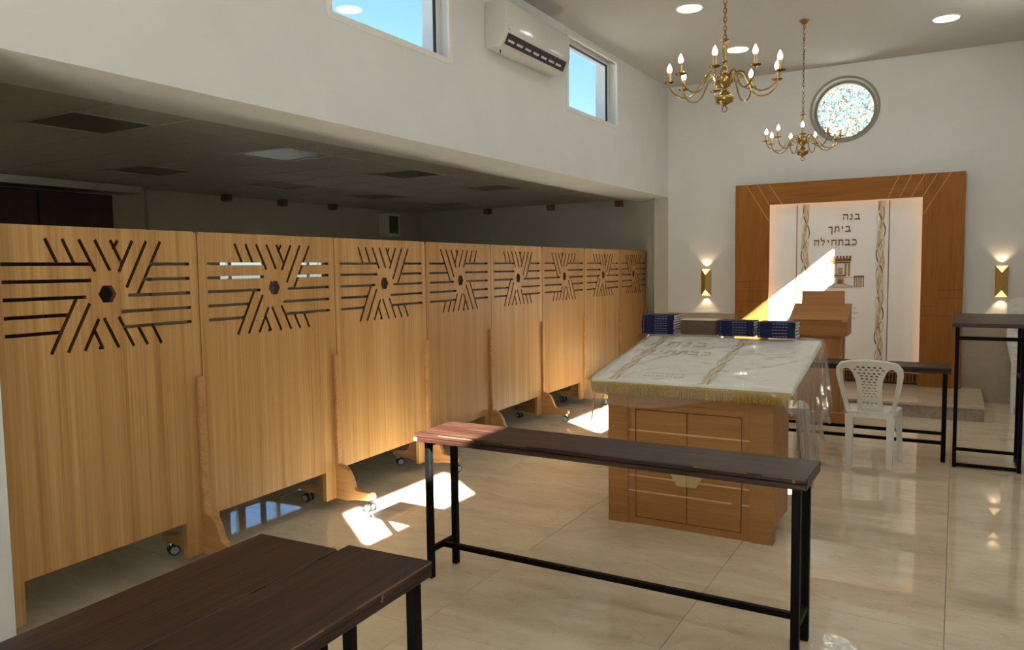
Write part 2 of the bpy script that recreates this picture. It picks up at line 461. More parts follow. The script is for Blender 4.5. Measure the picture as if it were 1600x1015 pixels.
fw.box(CX-.5, CX+.5, YF, YF+.30, 0, CZ-.5); fw.box(CX-.5, CX+.5, YF, YF+.30, CZ+.5, ZC+.3)
wall_front = structure(fw.build('wall_front', M['plaster']), 'front wall of the hall with a round window')
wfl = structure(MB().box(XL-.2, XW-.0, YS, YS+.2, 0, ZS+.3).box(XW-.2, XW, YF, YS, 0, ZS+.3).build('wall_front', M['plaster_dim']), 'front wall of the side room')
# stone dado slabs under a pale ledge
xs = [XW, -2.473]
for a, b in ((XW+.004, -2.95), (-2.948, -2.476), (.075, .56), (.562, XR-.004)):
    MB().box(a, b, YF-.014, YF, 0.0, .965, c=.002).build('stone_slab', M['stone'], wall_front)
for a, b in ((XW+.002, -2.474), (.074, XR-.002)):
    MB().box(a, b, YF-.026, YF, .966, .992, c=.003).build('stone_ledge', M['trim'], wall_front)
for a, b in ((-4.9, -4.32), (-4.318, -3.76), (-3.758, XW-.203)):
    MB().box(a, b, YS-.014, YS, 0.0, .955, c=.002).build('stone_slab', M['stone'], wfl)
# back walls
bw = MB(); bw.box(XW, -1.25, YB-.25, YB, 0, ZC+.3); bw.box(.70, XR+.25, YB-.25, YB, 0, ZC+.3); bw.box(-1.25, .70, YB-.25, YB, 2.40, ZC+.3)
structure(bw.build('wall_back', M['plaster']), 'back wall of the hall around an added glazed opening')
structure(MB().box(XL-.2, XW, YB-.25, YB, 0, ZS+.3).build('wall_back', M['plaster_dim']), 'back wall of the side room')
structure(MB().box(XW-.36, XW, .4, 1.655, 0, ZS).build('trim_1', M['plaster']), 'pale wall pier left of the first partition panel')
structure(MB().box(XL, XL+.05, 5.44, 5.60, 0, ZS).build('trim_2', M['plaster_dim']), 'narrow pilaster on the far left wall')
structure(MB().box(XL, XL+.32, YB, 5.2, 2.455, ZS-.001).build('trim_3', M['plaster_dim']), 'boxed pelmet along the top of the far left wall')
# hall ceiling with holes cut for nothing: flush discs sit under it
structure(MB().box(XW-.28, XR+.25, YB-.25, YF+.30, ZC, ZC+.25).build('ceiling', M['ceiling']), 'high painted ceiling of the hall')
structure(MB().box(XW-.6, XW-.2805, YB, YS, ZS, ZS+.3).build('trim_4', M['plaster']), 'smooth plaster band along the edge of the low ceiling')
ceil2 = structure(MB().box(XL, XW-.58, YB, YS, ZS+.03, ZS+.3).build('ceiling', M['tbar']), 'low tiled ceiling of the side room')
# tiles of the low ceiling
tx, ty = .57, .535
cx0 = XW-.606; cy0 = 2.62
LED = {(-4.705,2.887):0, (-6.415,4.49):0, (-4.705,4.49):1, (-6.415,6.10):0, (-4.705,6.10):0, (-6.415,7.70):0, (-4.705,7.70):0, (-6.415,9.30):0}
tproto = None
ncol = 7
for c in range(ncol):
    xc = cx0 - .21 - .5*tx if False else -4.135 - c*tx
    for r in range(-10, 15):
        yc = cy0 + (r+.5)*ty
        if yc > YS-.2 or yc < YB+.2 or xc < XL+.2: continue
        if any(abs(xc-a) < .1 and abs(yc-b) < .12 for a, b in LED): continue
        if tproto is None:
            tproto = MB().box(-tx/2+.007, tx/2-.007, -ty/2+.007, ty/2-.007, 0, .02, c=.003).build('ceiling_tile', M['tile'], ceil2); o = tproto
        else: o = inst(tproto, ceil2, 'ceiling_tile')
        o.location = (xc, yc, ZS+.008)
        o.rotation_euler = (random.uniform(-.004,.004), random.uniform(-.004,.004), 0)
# recessed square light panels, switched off
wheres = ['nearest the left edge of the photo', 'left of centre above the second partition panel', 'pale, beside the plaster band', 'brightened by a window reflection', 'dark, above the third partition panel', 'farther back toward the corner speaker', 'dark, above the fifth partition panel', 'farthest, right of the corner speaker']
labs = ['large dark square ceiling light nearest the camera over the side room', 'small dark square ceiling light deep in the side room above the first panel',
        'pale square ceiling light above the gap between first and second panels', 'square ceiling light with a bright reflection above the second panel',
        'dark square ceiling light above the third partition panel', 'dark square ceiling light just above the corner loudspeaker',
        'dark square ceiling light above the fifth partition panel', 'distant square ceiling light right of the corner loudspeaker']
for (a, b), lb in zip(LED, labs):
    xc = -4.135 - round((-4.135-a)/tx)*tx; yc = cy0 + (round((b-cy0)/ty-.5)+.5)*ty
    t = empty('ceiling_light', (xc, yc, ZS)); tag(t, lb, 'ceiling light', 'square ceiling lights of the side room')
    fr = MB()
    for s_ in (-1, 1):
        fr.box(s_*(tx/2-.004), s_*(tx/2-.011), -ty/2+.004, ty/2-.004, .002, .026); fr.box(-tx/2+.011, tx/2-.011, s_*(ty/2-.004), s_*(ty/2-.011), .002, .026)
    fr.build('frame', M['tbar'], t)
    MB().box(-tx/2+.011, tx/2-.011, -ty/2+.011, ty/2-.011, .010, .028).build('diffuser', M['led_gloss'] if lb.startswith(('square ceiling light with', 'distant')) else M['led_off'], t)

# ------------------------------------------------------------------ windows
def side_window(n, xface, sgn, y0, y1, z0, z1, label):
    # sgn: direction from the room face outward along x
    w = empty('window_%d' % n, (xface, (y0+y1)/2, z0)); structure(w, label)
    hy = (y1-y0)/2; h = z1-z0
    tr = MB(); t_ = .045
    for s_ in (-1, 1): tr.box(-sgn*.010, sgn*.012, s_*hy, s_*(hy-t_), 0, h, c=.003)
    tr.box(-sgn*.010, sgn*.012, -hy+t_, hy-t_, 0, t_, c=.003); tr.box(-sgn*.010, sgn*.012, -hy+t_, hy-t_, h-t_, h, c=.003)
    tr.build('inner_trim', M['trim'], w)
    f = MB(); k = .05; xa, xb = sgn*.105, sgn*.15
    for s_ in (-1, 1): f.box(xa, xb, s_*hy, s_*(hy-k), 0, h, c=.004)
    f.box(xa, xb, -hy+k, hy-k, 0, k, c=.004); f.box(xa, xb, -hy+k, hy-k, h-k, h, c=.004)
    f.build('sash_frame', M['trim'], w)
    gk = MB(); k2 = .061; xa, xb = sgn*.112, sgn*.134
    for s_ in (-1, 1): gk.box(xa, xb, s_*(hy-k), s_*(hy-k2), k, h-k)
    gk.box(xa, xb, -hy+k2, hy-k2, k, k2); gk.box(xa, xb, -hy+k2, hy-k2, h-k2, h-k)
    gk.build('gasket', M['black_rub'], w)
    MB().box(sgn*.120, sgn*.126, -hy+k2, hy-k2, k2, h-k2).build('glass_pane', M['glass'], w)
    return w
for i, (a, b) in enumerate(WIN):
    side_window(i+1, XW, -1, a, b, 3.17, 3.955, ['high window over the first panel, above the frame', 'high window left of the air conditioner', 'high window right of the air conditioner'][i])
for i, (a, b) in enumerate(RWIN):
    side_window(i+4, XR, 1, a, b, 3.218, 3.876, 'high window in the right wall')
# round window
w7 = empty('window_7', (CX, YF, CZ)); structure(w7, 'round window with a broad plaster surround above the ark')
sr = MB(); sr.smooth = False
prof = [(RO, -.006), (RO-.002, -.012), (RO-.028, -.012), (RO-.034, .0), (RO-.044, .085), (RO-.074, .09), (RO-.076, .17), (RO, .17)]
vs = []; fs = []
for i in range(N):
    a = 2*PI*i/N
    for r, d in prof: vs.append((r*math.cos(a), d, r*math.sin(a)))
k = len(prof)
for i in range(N):
    for j in range(k): fs.append((i*k+j, ((i+1) % N)*k+j, ((i+1) % N)*k+(j+1) % k, i*k+(j+1) % k))
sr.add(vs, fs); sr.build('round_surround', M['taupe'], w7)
gp = MB(); rg = RO-.072; gp.prism([(rg*math.cos(2*PI*i/N), rg*math.sin(2*PI*i/N)) for i in range(N)], .100, .106, axis='y')
gp.build('glass_pane', M['glass'], w7)
# window of the side room
w8 = empty('window_8', (XL, 7.36, 1.42)); structure(w8, 'side room window glimpsed through the slots of the second panel')
f8 = MB(); hy = .94
for yy in (-hy, -.76, -.10, .60, hy-.05): f8.box(-.12, -.07, yy, yy+.05, 0, .38)
f8.box(-.12, -.07, -hy, hy, 0, .05); f8.box(-.12, -.07, -hy, hy, .34, .38)
split_islands(f8.build('window_bar', M['trim'], w8))
MB().box(-.098, -.092, -hy, hy, .05, .34).build('glass_pane', M['glass'], w8)
# unseen glazing added behind the camera to let sun and sky fill in
d1 = empty('fill_glazing', ((-1.25+.70)/2, YB, 0)); structure(d1, 'unseen glazing added behind the viewer to let fill light in')
df = MB(); hw = (1.25+.70)/2
for i in range(5):
    xx = -hw + i*(2*hw-.06)/4; df.box(xx, xx+.06, -.16, -.10, 0, 2.40)
df.box(-hw, hw, -.16, -.10, 2.34, 2.40); df.box(-hw, hw, -.16, -.10, 0, .08)
split_islands(df.build('fill_glazing_bar', M['trim'], d1))
MB().box(-hw+.06, hw-.06, -.133, -.127, .08, 2.34).build('glass_pane', M['glass'], d1)

# light portals in the openings (they only help the sampler find the sky)
def portal(loc, rot, sx_, sy_):
    L = bpy.data.lights.new('window_portal', 'AREA'); L.shape = 'RECTANGLE'; L.size = sx_; L.size_y = sy_
    L.cycles.is_portal = True
    o = bpy.data.objects.new('window_portal', L); C.objects.link(o); o.location = loc; o.rotation_euler = rot
for a, b in WIN: portal((XW-.285, (a+b)/2, 3.56), (0, -PI/2, 0), .785, b-a)
for a, b in RWIN: portal((XR+.255, (a+b)/2, 3.547), (0, PI/2, 0), .658, b-a)
portal((XL-.205, 7.36, 1.61), (0, -PI/2, 0), .38, 1.88)
portal(((-1.25+.70)/2, YB-.255, 1.20), (PI/2, 0, 0), 1.95, 2.40)

# ------------------------------------------------------------------ partition panels
PZ = 1.82; ZB = .065; NOTCH = .26
STROKES = [(.260,1.758,.309,1.650),(.340,1.758,.389,1.650),(.421,1.758,.491,1.617),(.501,1.758,.569,1.620),(.582,1.758,.637,1.648),(.616,1.758,.594,1.722),
  (.697,1.758,.620,1.614),(.777,1.758,.659,1.537),(.860,1.758,.719,1.501),
  (.065,1.648,.470,1.648),(.065,1.571,.466,1.571),(.065,1.494,.436,1.494),(.065,1.416,.348,1.416),(.065,1.339,.305,1.339),
  (.804,1.648,1.033,1.648),(.757,1.571,1.033,1.571),(.668,1.494,1.033,1.494),(.628,1.416,1.033,1.416),(.642,1.340,1.033,1.340),
  (.390,1.488,.261,1.247),(.454,1.459,.341,1.247),(.497,1.384,.423,1.247),(.472,1.338,.511,1.250),(.511,1.250,.495,1.250),(.529,1.386,.596,1.247),(.608,1.388,.679,1.247),
  (.715,1.330,.759,1.247),(.799,1.330,.841,1.247)]
def overlap(p, q):
    for A, B in ((p, q), (q, p)):
        for i in range(len(A)):
            ex, ez = A[(i+1) % len(A)][0]-A[i][0], A[(i+1) % len(A)][1]-A[i][1]
            nx_, nz_ = -ez, ex
            a = [v[0]*nx_+v[1]*nz_ for v in A]; b = [v[0]*nx_+v[1]*nz_ for v in B]
            if max(a) < min(b) or max(b) < min(a): return False
    return True
def boolean_cut(outline, cutters, thick, name, mats):
    """outline: polygon in (u,z) extruded -thick/2..thick/2 along y; cutters: convex polygons, cut in rounds that do not touch each other"""
    rounds = []
    for c in cutters:
        for rd in rounds:
            if not any(overlap(c, d) for d in rd): rd.append(c); break
        else: rounds.append([c])
    a = MB().prism(outline, -thick/2, thick/2, 'y').build(name, mats[0])
    for rd in rounds:
        cs = MB()
        for c in rd: cs.prism(c, -thick*1.5, thick*1.5, 'y')
        b = cs.build('cutter', mats[-1])
        md = a.modifiers.new('cut', 'BOOLEAN'); md.operation = 'DIFFERENCE'; md.solver = 'EXACT'; md.object = b
        try: md.material_mode = 'TRANSFER'
        except Exception: pass
        dg = bpy.context.evaluated_depsgraph_get(); dg.update()
        me = bpy.data.meshes.new_from_object(a.evaluated_get(dg))
        a.modifiers.clear(); a.data = me
        bpy.data.objects.remove(b)
    me = a.data
    bpy.data.objects.remove(a)
    me.name = name
    return me
def stroke_poly(x0, z0, x1, z1, w, n=0):
    d = Vector((x1-x0, z1-z0)); L = d.length; d /= L; nn = Vector((-d.y, d.x))*w/2
    e0 = Vector((x0, z0)) - d*w*.3; e1 = Vector((x1, z1)) + d*w*.3
    return [tuple(e0-nn), tuple(e1-nn), tuple(e1+nn), tuple(e0+nn)]
def arc(cx_, cz_, r, a0, a1, n=5):
    return [(cx_+r*math.cos(a0+(a1-a0)*i/n), cz_+r*math.sin(a0+(a1-a0)*i/n)) for i in range(n+1)]
def panel_mesh(width, mirror, name, mats):
    w0 = 1.095
    def U(u):
        u = u*width/w0
        return width-u if mirror else u
    l_, r_ = (.075, width-.145)
    rr = .022
    o = [(.004, ZB), (l_, ZB), (l_, NOTCH)] + [(r_, NOTCH), (r_, ZB), (width-.004, ZB)]
    o += arc(width-.004-rr, PZ-rr, rr, 0, PI/2) + arc(.004+rr, PZ-rr, rr, PI/2, PI)
    cut = []
    for a, b, c, d in STROKES:
        wd = .0165
        p = stroke_poly(U(a), b, U(c), d, wd); cut.append(p)
    cut.append([(U(.551)+.047*math.cos(PI/3*i), 1.504+.047*math.sin(PI/3*i)) for i in range(6)])
    return boolean_cut(o, cut, .030, name, mats)
PANEL_MESH = {}
def foot_profile(sgn):
    # in (v, z): v away from the panel plane
    pts = [(.014, 1.04), (.014, .060), (.10, .055), (.16, .068), (.225, .072), (.30, .078)] + [(.318, .088), (.322, .105), (.312, .122), (.30, .128)]
    pts += [(.185, .136), (.165, .150), (.150, .185), (.135, .225), (.112, .262), (.08, .285), (.052, .292), (.040, .292), (.040, 1.03), (.034, 1.04)]
    return [(sgn*p[0], p[1]) for p in pts]
foot_src = {}
caster_src = None
def add_foot(parent, u):
    # a tall fin on each side of the board, a curved arm, and a caster under each arm
    global caster_src
    for s_, nm in ((-1, 'foot'), (1, 'foot')):
        if s_ not in foot_src:
            f = MB().prism(foot_profile(s_), -.022, .022, 'x')
            foot_src[s_] = f.build('foot', M['foot'], parent); o = foot_src[s_]
            md = o.modifiers.new('bevel', 'BEVEL'); md.width = .007; md.segments = 2; md.limit_method = 'ANGLE'
            dg = bpy.context.evaluated_depsgraph_get(); me = bpy.data.meshes.new_from_object(o.evaluated_get(dg)); o.modifiers.clear(); o.data = me
        else:
            o = inst(foot_src[s_], parent, 'foot')
        o.location = (u, 0, 0)
        # caster
        if caster_src is None:
            c1 = MB(); c1.smooth = False
            c1.mat(M['chrome']); c1.box(-.018, .018, -.018, .018, .066, .074); c1.lathe([(.008, .045), (.008, .068)], 8)
            c1.mat(M['chrome']); c1.box(-.006, .006, -.024, .014, .030, .064)
            for q in (-1, 1):
                c1.mat(M['black_rub'])
                Mx = T(q*.018, -.012, .0295) @ Matrix.Rotation(PI/2, 4, 'Y')
                c1.lathe([(.014, -.010), (.0265, -.010), (.0292, -.005), (.0292, .005), (.0265, .010), (.014, .010)], 16, Mx)
                c1.mat(M['wheel']); c1.lathe([(.001, -.0112), (.021, -.0112), (.021, .0112), (.001, .0112)], 14, Mx)
            caster_src = c1.build('caster', None, o); co = caster_src
        else:
            co = inst(caster_src, o, 'caster')
        co.location = (0, s_*.272, 0); co.scale = (1.12, 1.12, 1.0); co.rotation_euler = (0, 0, random.uniform(-1.2, 1.2))
# joints between panels: ray slopes x/y from the photo, chained at constant width
JO = [(-3.515, 1.668), (-3.565, 2.739), (-3.616, 3.845), (-3.664, 4.930), (-3.716, 6.000), (-3.767, 7.107), (-3.779, 8.200), (-3.780, 9.290), (-3.818, 10.36)]
PLAB = ['partition panel nearest the camera, cut off at the left edge of the photo', 'second partition panel from the left, daylight showing through its slots',
        'third partition panel, with reflected sunlight on its lower right', 'fourth partition panel, redder veneer with mirrored slots, behind the bench end',
        'fifth partition panel, pale veneer, with a caster foot seen beyond the bench', 'sixth partition panel, reddish, with a patch of reflected light low down',
        'seventh partition panel, narrow in view, behind the left corner of the cloth', 'last and farthest partition panel, reddish, beside the front wall']
for i in range(8):
    (xa, ya), (xb, yb) = JO[i], JO[i+1]
    L = math.hypot(xb-xa, yb-ya); ang = math.atan2(yb-ya, xb-xa)
    t = empty('partition_panel', (xa, ya, 0), ang); tag(t, PLAB[i], 'partition', 'row of slotted wooden partition panels')
    mir = i in (3, 5, 7)
    key = (round(L, 2), mir)
    mt = M['oak_back'] if mir else M['oak']
    if key not in PANEL_MESH: PANEL_MESH[key] = panel_mesh(L, mir, 'board', [mt, M['slot']])
    b = bpy.data.objects.new('board', PANEL_MESH[key]); C.objects.link(b); b.parent = t
    add_foot(t, L-.026)

# ------------------------------------------------------------------ narrow tables (dark plank on black steel legs)
def narrow_table(x, y, rz, L, D, label, far=False, bars=((.5, .145),), legs=(.075, .06), h=.77, chips=(), worn=()):
    t = empty('narrow_table', (x, y, 0), rz); tag(t, label, 'table', 'dark narrow study tables')
    top = MB(); m = M['plank_y'] if far else M['plank']
    top.box(-L/2, L/2, -D/2, D/2, h-.022, h, c=.004)
    top.build('tabletop', m, t)
    ed = MB()
    e_ = .0
    ed.box(-L/2+.002, L/2-.002, -D/2+.002, -D/2+.024, h-.046, h-.0225, c=.003); ed.box(-L/2+.002, L/2-.002, D/2-.024, D/2-.002, h-.046, h-.0225, c=.003)
    ed.box(-L/2+.002, -L/2+.024, -D/2+.024, D/2-.024, h-.046, h-.0225, c=.003); ed.box(L/2-.024, L/2-.002, -D/2+.024, D/2-.024, h-.046, h-.0225, c=.003)
    ed.build('edge_lip', m, t)
    if chips:
        c = MB()
        for (px, py, w_, zz, hh) in chips: c.box(px-w_/2, px+w_/2, py-.004, py+.004, zz, zz+hh)
        split_islands(c.build('chipped_edge', M['scratch'], t))
    if worn:
        for sy_, xa, xb in worn:
            MB().box(xa, xb, sy_*(D/2-.0005), sy_*(D/2+.0006), h-.0045, h-.001).build('worn_edge', M['scratch'], t)
    lx, ly = legs; q = .0165
    for sx_ in (-1, 1):
        for sy_ in (-1, 1):
            cx_, cy_ = sx_*(L/2-lx), sy_*(D/2-ly)
            MB().box(cx_-q, cx_+q, cy_-q, cy_+q, 0, h-.0465, c=.003).build('leg', M['black'], t)
        MB().box(sx_*(L/2-lx)-.0125, sx_*(L/2-lx)+.0125, -D/2+ly+q, D/2-ly-q, .135, .160).build('end_bar', M['black'], t)
        MB().box(sx_*(L/2-lx)-.0125, sx_*(L/2-lx)+.0125, -D/2+ly+q, D/2-ly-q, h-.075, h-.047).build('top_rail', M['black'], t)
    for fr_, zz in bars:
        yy = (-D/2+ly) + fr_*(D-2*ly)
        MB().box(-L/2+lx-.012, L/2-lx+.012, yy-.0125, yy+.0125, zz-.013, zz+.013).build('foot_bar', M['black'], t)
    return t
narrow_table(-1.425, 3.246, -.006, 1.90, .335, 'dark narrow table across the middle, its left end in sunlight', legs=(.048, .055), worn=((-1, -.80, -.60), (-1, -.42, -.30), (-1, .50, .72), (-1, .78, .94)), chips=((-.945, -.166, .02, .728, .018), (.90, -.1665, .012, .75, .012)))
narrow_table(-1.432+.048, .78, PI/2+.045, 1.88, .305, 'dark narrow table in the bottom left foreground, the nearer of the touching pair', legs=(.05, .035), chips=((.70, -.152, .006, .745, .02), (.935, -.10, .012, .736, .02)), worn=((1, -.60, .10), (1, .12, .55), (1, .60, .80), (-1, .05, .48), (-1, .60, .93)))
narrow_table(-1.737+.038, .725, PI/2+.045, 1.88, .312, 'dark narrow table in the bottom left foreground, the one beside the panels', legs=(.05, .035))
narrow_table(-.95, 7.07, 0.0, 1.88, .36, 'dark narrow table behind the white chair, in front of the lectern', far=True, bars=((0.0, .155), (1.0, .185)), legs=(.045, .06), h=.765)

# ------------------------------------------------------------------ reading table (bimah)
BX0, BX1, BY0, BY1 = -1.872, -.869, 4.415, 4.90
t = empty('reading_table', ((BX0+BX1)/2, BY0, 0)); tag(t, 'wooden reading table cabinet with two doors under a fringed cloth', 'table')
hw = (BX1-BX0)/2
zt0 = .88
for s_ in (-1, 1):
    # side panel, cut back towards the floor behind
    pts = [(0, 0), (.085, 0), (.10, .086), (.46, .078), (.46, zt0+.03), (0, zt0)]
    MB().prism(pts, s_*(hw-.13), s_*hw, 'x').build('side_panel', M['beech_h'], t)
inx = hw-.13
MB().box(-inx, inx, .022, .036, 0.0, zt0).build('front_panel', M['groove'], t)
MB().box(-inx+.046, inx-.046, .014, .0215, 0.0, .042).build('bottom_rail', M['beech_h'], t)
MB().box(-inx, inx, .004, .018, .765, zt0).build('fascia', M['beech_h'], t)
for s_ in (-1, 1):
    MB().box(s_*inx, s_*(inx-.046), .012, .0215, 0.0, .762).build('stile', M['beech_v'], t)
MB().box(-inx+.046, inx-.046, .014, .0215, .724, .762).build('rail', M['beech_h'], t)
dz0, dz1 = .046, .719; dxi = inx-.050
for s_ in (-1, 1):
    d = MB().box(s_*.0022, s_*dxi, .0125, .0215, dz0, dz1, c=.0015).build('door', M['beech_h'], t)
    gl_ = MB()
    for zz, x_in, x_out in ((.59, .0, dxi), (.305, .055, dxi), (.21, .0, dxi if s_ < 0 else .27)):
        gl_.box(s_*x_in, s_*x_out, .0118, .0135, zz-.0045, zz+.0045)
    split_islands(gl_.build('inlay_line', M['inlay'], d))
    # half of the star-shaped handle plate
    pl = [(0, .275), (.058, .275), (.098, .345), (.098, .40), (.0, .40)]
    MB().prism([(s_*(.001+p[0]), p[1]) for p in pl], .002, .0124, 'y').build('handle_plate', M['gold_plate'], d)
for s_ in (-1, 1):
    g2 = MB()
    for zz in (.59, .305, .21): g2.box(s_*inx, s_*(inx-.046), .0112, .0125, zz-.004, zz+.004)
    split_islands(g2.build('inlay_line', M['inlay'], t))
MB().box(-inx, inx, .036, .44, .06, .08).box(-inx, inx, .42, .44, .08, zt0).build('back_panel', M['beech_h'], t)
# sloping top
TS = (1.085-.905)/(5.42-4.35)
def top_z(y): return .905 + (y-4.35)*TS
TX0, TX1, TY0, TY1 = -1.955, -.765, 4.36, 5.43
def local(y): return y-BY0
tp = MB()
pts = [(TY0-BY0, top_z(TY0)-.035), (TY1-BY0, top_z(TY1)-.035), (TY1-BY0, top_z(TY1)-.006), (TY0-BY0, top_z(TY0)-.006)]
ox = (BX0+BX1)/2
tp.prism(pts, TX0-ox+.02, TX1-ox-.02, 'x'); tp.build('tabletop', M['beech_h'], t)
for s_ in (-1, 1):
    MB().prism([(.44, .82), (.95, .99), (.95, top_z(BY0+.95)-.036), (.44, top_z(BY0+.44)-.036)], s_*(hw-.10), s_*(hw-.125), 'x').build('top_bracket', M['beech_v'], t)

# tablecloth
t = empty('tablecloth', ((TX0+TX1)/2, TY0, top_z(TY0))); tag(t, 'cream tablecloth with gold fringe and gold embroidery under clear film', 'tablecloth')
mx_, my_ = (TX0+TX1)/2, TY0
mz_ = top_z(TY0)
hw = (TX1-TX0)/2; dy = TY1-TY0
cl = MB()
nx, ny = 36, 24
def cz(u, v): return v*dy*TS + .0015*math.sin(u*9+v*5) + .001*math.sin(u*23-v*17)
vs = []; fs = []
for j in range(ny+1):
    for i in range(nx+1):
        u = i/nx; v = j/ny
        vs.append((-hw+2*hw*u, v*dy, cz(u, v)))
for j in range(ny):
    for i in range(nx):
        a = j*(nx+1)+i; fs.append((a, a+1, a+nx+2, a+nx+1))
def skirt(seq, drop):
    b = len(vs)
    for q, nrm in seq:
        p = Vector(vs[q]); vs.append((p.x+nrm[0]*.004, p.y+nrm[1]*.004, p.z-drop))
    for i in range(len(seq)-1): fs.append((seq[i][0], seq[i+1][0], b+i+1, b+i))
skirt([(i, (0, -1)) for i in range(nx+1)], .022)
skirt([(j*(nx+1), (-1, 0)) for j in range(ny+1)], .03)
skirt([(j*(nx+1)+nx, (1, 0)) for j in range(ny+1)], .03)
cl.add(vs, fs)
o = cl.build('cloth', M['cloth'], t)
for p in o.data.polygons: p.use_smooth = True
# fringe threads, front and both sides
fr = MB()
def threads(p0, p1, nrm, n, drop):
    p0, p1 = Vector(p0), Vector(p1)
    d = (p1-p0); w_ = d.length/n*.46; d.normalize()
    for i in range(n):
        c = p0.lerp(p1, (i+.5)/n); h_ = drop*random.uniform(.88, 1.06); o_ = Vector(nrm)*random.uniform(.001, .007)
        q0 = c + Vector(nrm)*.006; q1 = c + o_ + d*random.uniform(-.003, .003)
        fr.add([q0-d*w_, q0+d*w_, q1+d*w_*.8-Vector((0,0,h_)), q1-d*w_*.8-Vector((0,0,h_)), q0+Vector(nrm)*.003+Vector((0,0,-h_*.1)), q1+Vector(nrm)*.003-Vector((0,0,h_))],
               [(0,1,2,3), (0,4,5,3), (1,4,5,2)])
fr.mat(M['gold_thread'])
threads((-hw, -.004, -.018), (hw, -.004, -.018), (0, -1, 0), 300, .066)
threads((-hw-.004, 0, -.026), (-hw-.004, dy, dy*TS-.026), (-1, 0, 0), 200, .062)
threads((hw+.004, 0, -.026), (hw+.004, .10, .10*TS-.026), (1, 0, 0), 30, .062); threads((hw+.004, dy*.86, dy*.86*TS-.026), (hw+.004, dy, dy*TS-.026), (1, 0, 0), 40, .062)
fr.box(-hw, hw, -.010, -.005, -.026, -.012)
fo = fr.build('fringe', None, t); fo['kind'] = 'stuff'

def ribbon(mb, pts, w, lift, place):
    """flat embroidered stroke along 2D pts; w constant or list; place(p, lift) -> 3D"""
    k_ = len(pts); ws = w if isinstance(w, list) else [w]*k_
    vs = []; fs = []
    for i in range(k_):
        a = Vector(pts[max(0, i-1)]); b = Vector(pts[min(k_-1, i+1)]); d = (b-a).normalized(); n_ = Vector((-d.y, d.x))
        p = Vector(pts[i])
        vs += [place(p-n_*ws[i]/2, 0), place(p-n_*ws[i]/2, lift), place(p+n_*ws[i]/2, lift), place(p+n_*ws[i]/2, 0)]
    for i in range(k_-1):
        a, b = i*4, i*4+4
        fs += [(a+1, b+1, b+2, a+2), (a, b, b+1, a+1), (a+2, b+2, b+3, a+3)]
    fs += [(0, 1, 2, 3), (len(vs)-4, len(vs)-1, len(vs)-2, len(vs)-3)]
    mb.add(vs, fs)
def wavy_band(parent, cx_, z0, z1, width, per, place, name='embroidered_band', seed=0, pale=False):
    specs = [(M['pale_thread'], .15, 0.0, .36, .0008), (M['sand_thread'], .55, .35, .20, .0014), (M['brown_thread'], .9, .62, .085, .0022), (M['ochre_thread'], .75, .16, .09, .0027), (M['pale_thread'], .8, .85, .12, .0031), (M['sand_thread'], .6, .48, .10, .0034)]
    for m, amp, ph, w_, lift in specs:
        if pale and m == M['brown_thread']: m = M['sand_thread']
        mb = MB(); n_ = int((z1-z0)/.022)
        pts = []; ws = []
        for i in range(n_+1):
            z = z0+(z1-z0)*i/n_; a = 2*PI*(z/per+ph)
            pts.append((cx_ + width*.5*amp*.62*math.sin(a) + .12*width*math.sin(a*.53+ph*9), z)); ws.append(width*w_*1.35*(.45+.55*abs(math.sin(a*.5+ph*5))))
        ribbon(mb, pts, ws, lift, place); mb.build(name, m, parent)
def cplace(p, lift):
    v = p.y/dy; return Vector((p.x, p.y, v*dy*TS+.0035+lift))
wavy_band(t, -.465, .01, dy-.02, .085, .42, cplace, seed=3, pale=True)
wavy_band(t, .10, .01, dy-.02, .085, .42, cplace, seed=4, pale=True)
# Hebrew letter shapes as thick-thin strokes, unit box; (points, width factor)
H_, V_ = .24, .155
GLYPH = {
 'bet':   [([(.12,.90),(.66,.90),(.74,.80)], H_), ([(.72,.86),(.72,.14)], V_), ([(.04,.09),(.96,.09)], H_)],
 'nun':   [([(.28,.90),(.56,.90),(.62,.80)], H_), ([(.60,.86),(.60,.14)], V_), ([(.12,.09),(.62,.09)], H_)],
 'he':    [([(.04,.90),(.90,.90)], H_), ([(.84,.86),(.82,.0)], V_), ([(.20,.58),(.18,.0)], V_)],
 'yod':   [([(.28,.90),(.58,.90)], H_), ([(.58,.88),(.50,.48)], V_)],
 'tav':   [([(.10,.90),(.84,.90)], H_), ([(.82,.86),(.82,.0)], V_), ([(.26,.86),(.24,.10)], V_), ([(.02,.06),(.26,.06)], H_*.8)],
 'kaf_f': [([(.08,.90),(.78,.90)], H_), ([(.74,.86),(.72,-.38)], V_*1.1)],
 'kaf':   [([(.12,.90),(.62,.90),(.78,.80)], H_), ([(.78,.82),(.82,.5),(.76,.18)], V_), ([(.78,.16),(.62,.09),(.10,.09)], H_)],
 'het':   [([(.08,.90),(.90,.90)], H_), ([(.84,.86),(.83,.0)], V_), ([(.20,.86),(.19,.0)], V_)],
 'lamed': [([(.16,1.45),(.20,.92)], V_*1.1), ([(.18,.90),(.78,.90)], H_), ([(.76,.88),(.74,.60),(.38,.0)], V_)],
}
GW = {'bet': 1.0, 'nun': .74, 'he': 1.0, 'yod': .66, 'tav': .98, 'kaf_f': .88, 'kaf': .96, 'het': 1.02, 'lamed': .88}
def hebrew(parent, word, xr, zb, size, place, m, lift=.0022, name='embroidered_letter'):
    """letters run from the right edge xr leftwards"""
    x = xr
    for gname in word:
        mb = MB(); w_ = GW[gname]*size
        x -= w_
        for pts, wd in GLYPH[gname]:
            ribbon(mb, [(x+p[0]*w_/GW[gname]*min(1, GW[gname]+.02), zb+p[1]*size) for p in pts], wd*size, lift, place)
        x -= .10*size
        mb.build(name, m, parent)
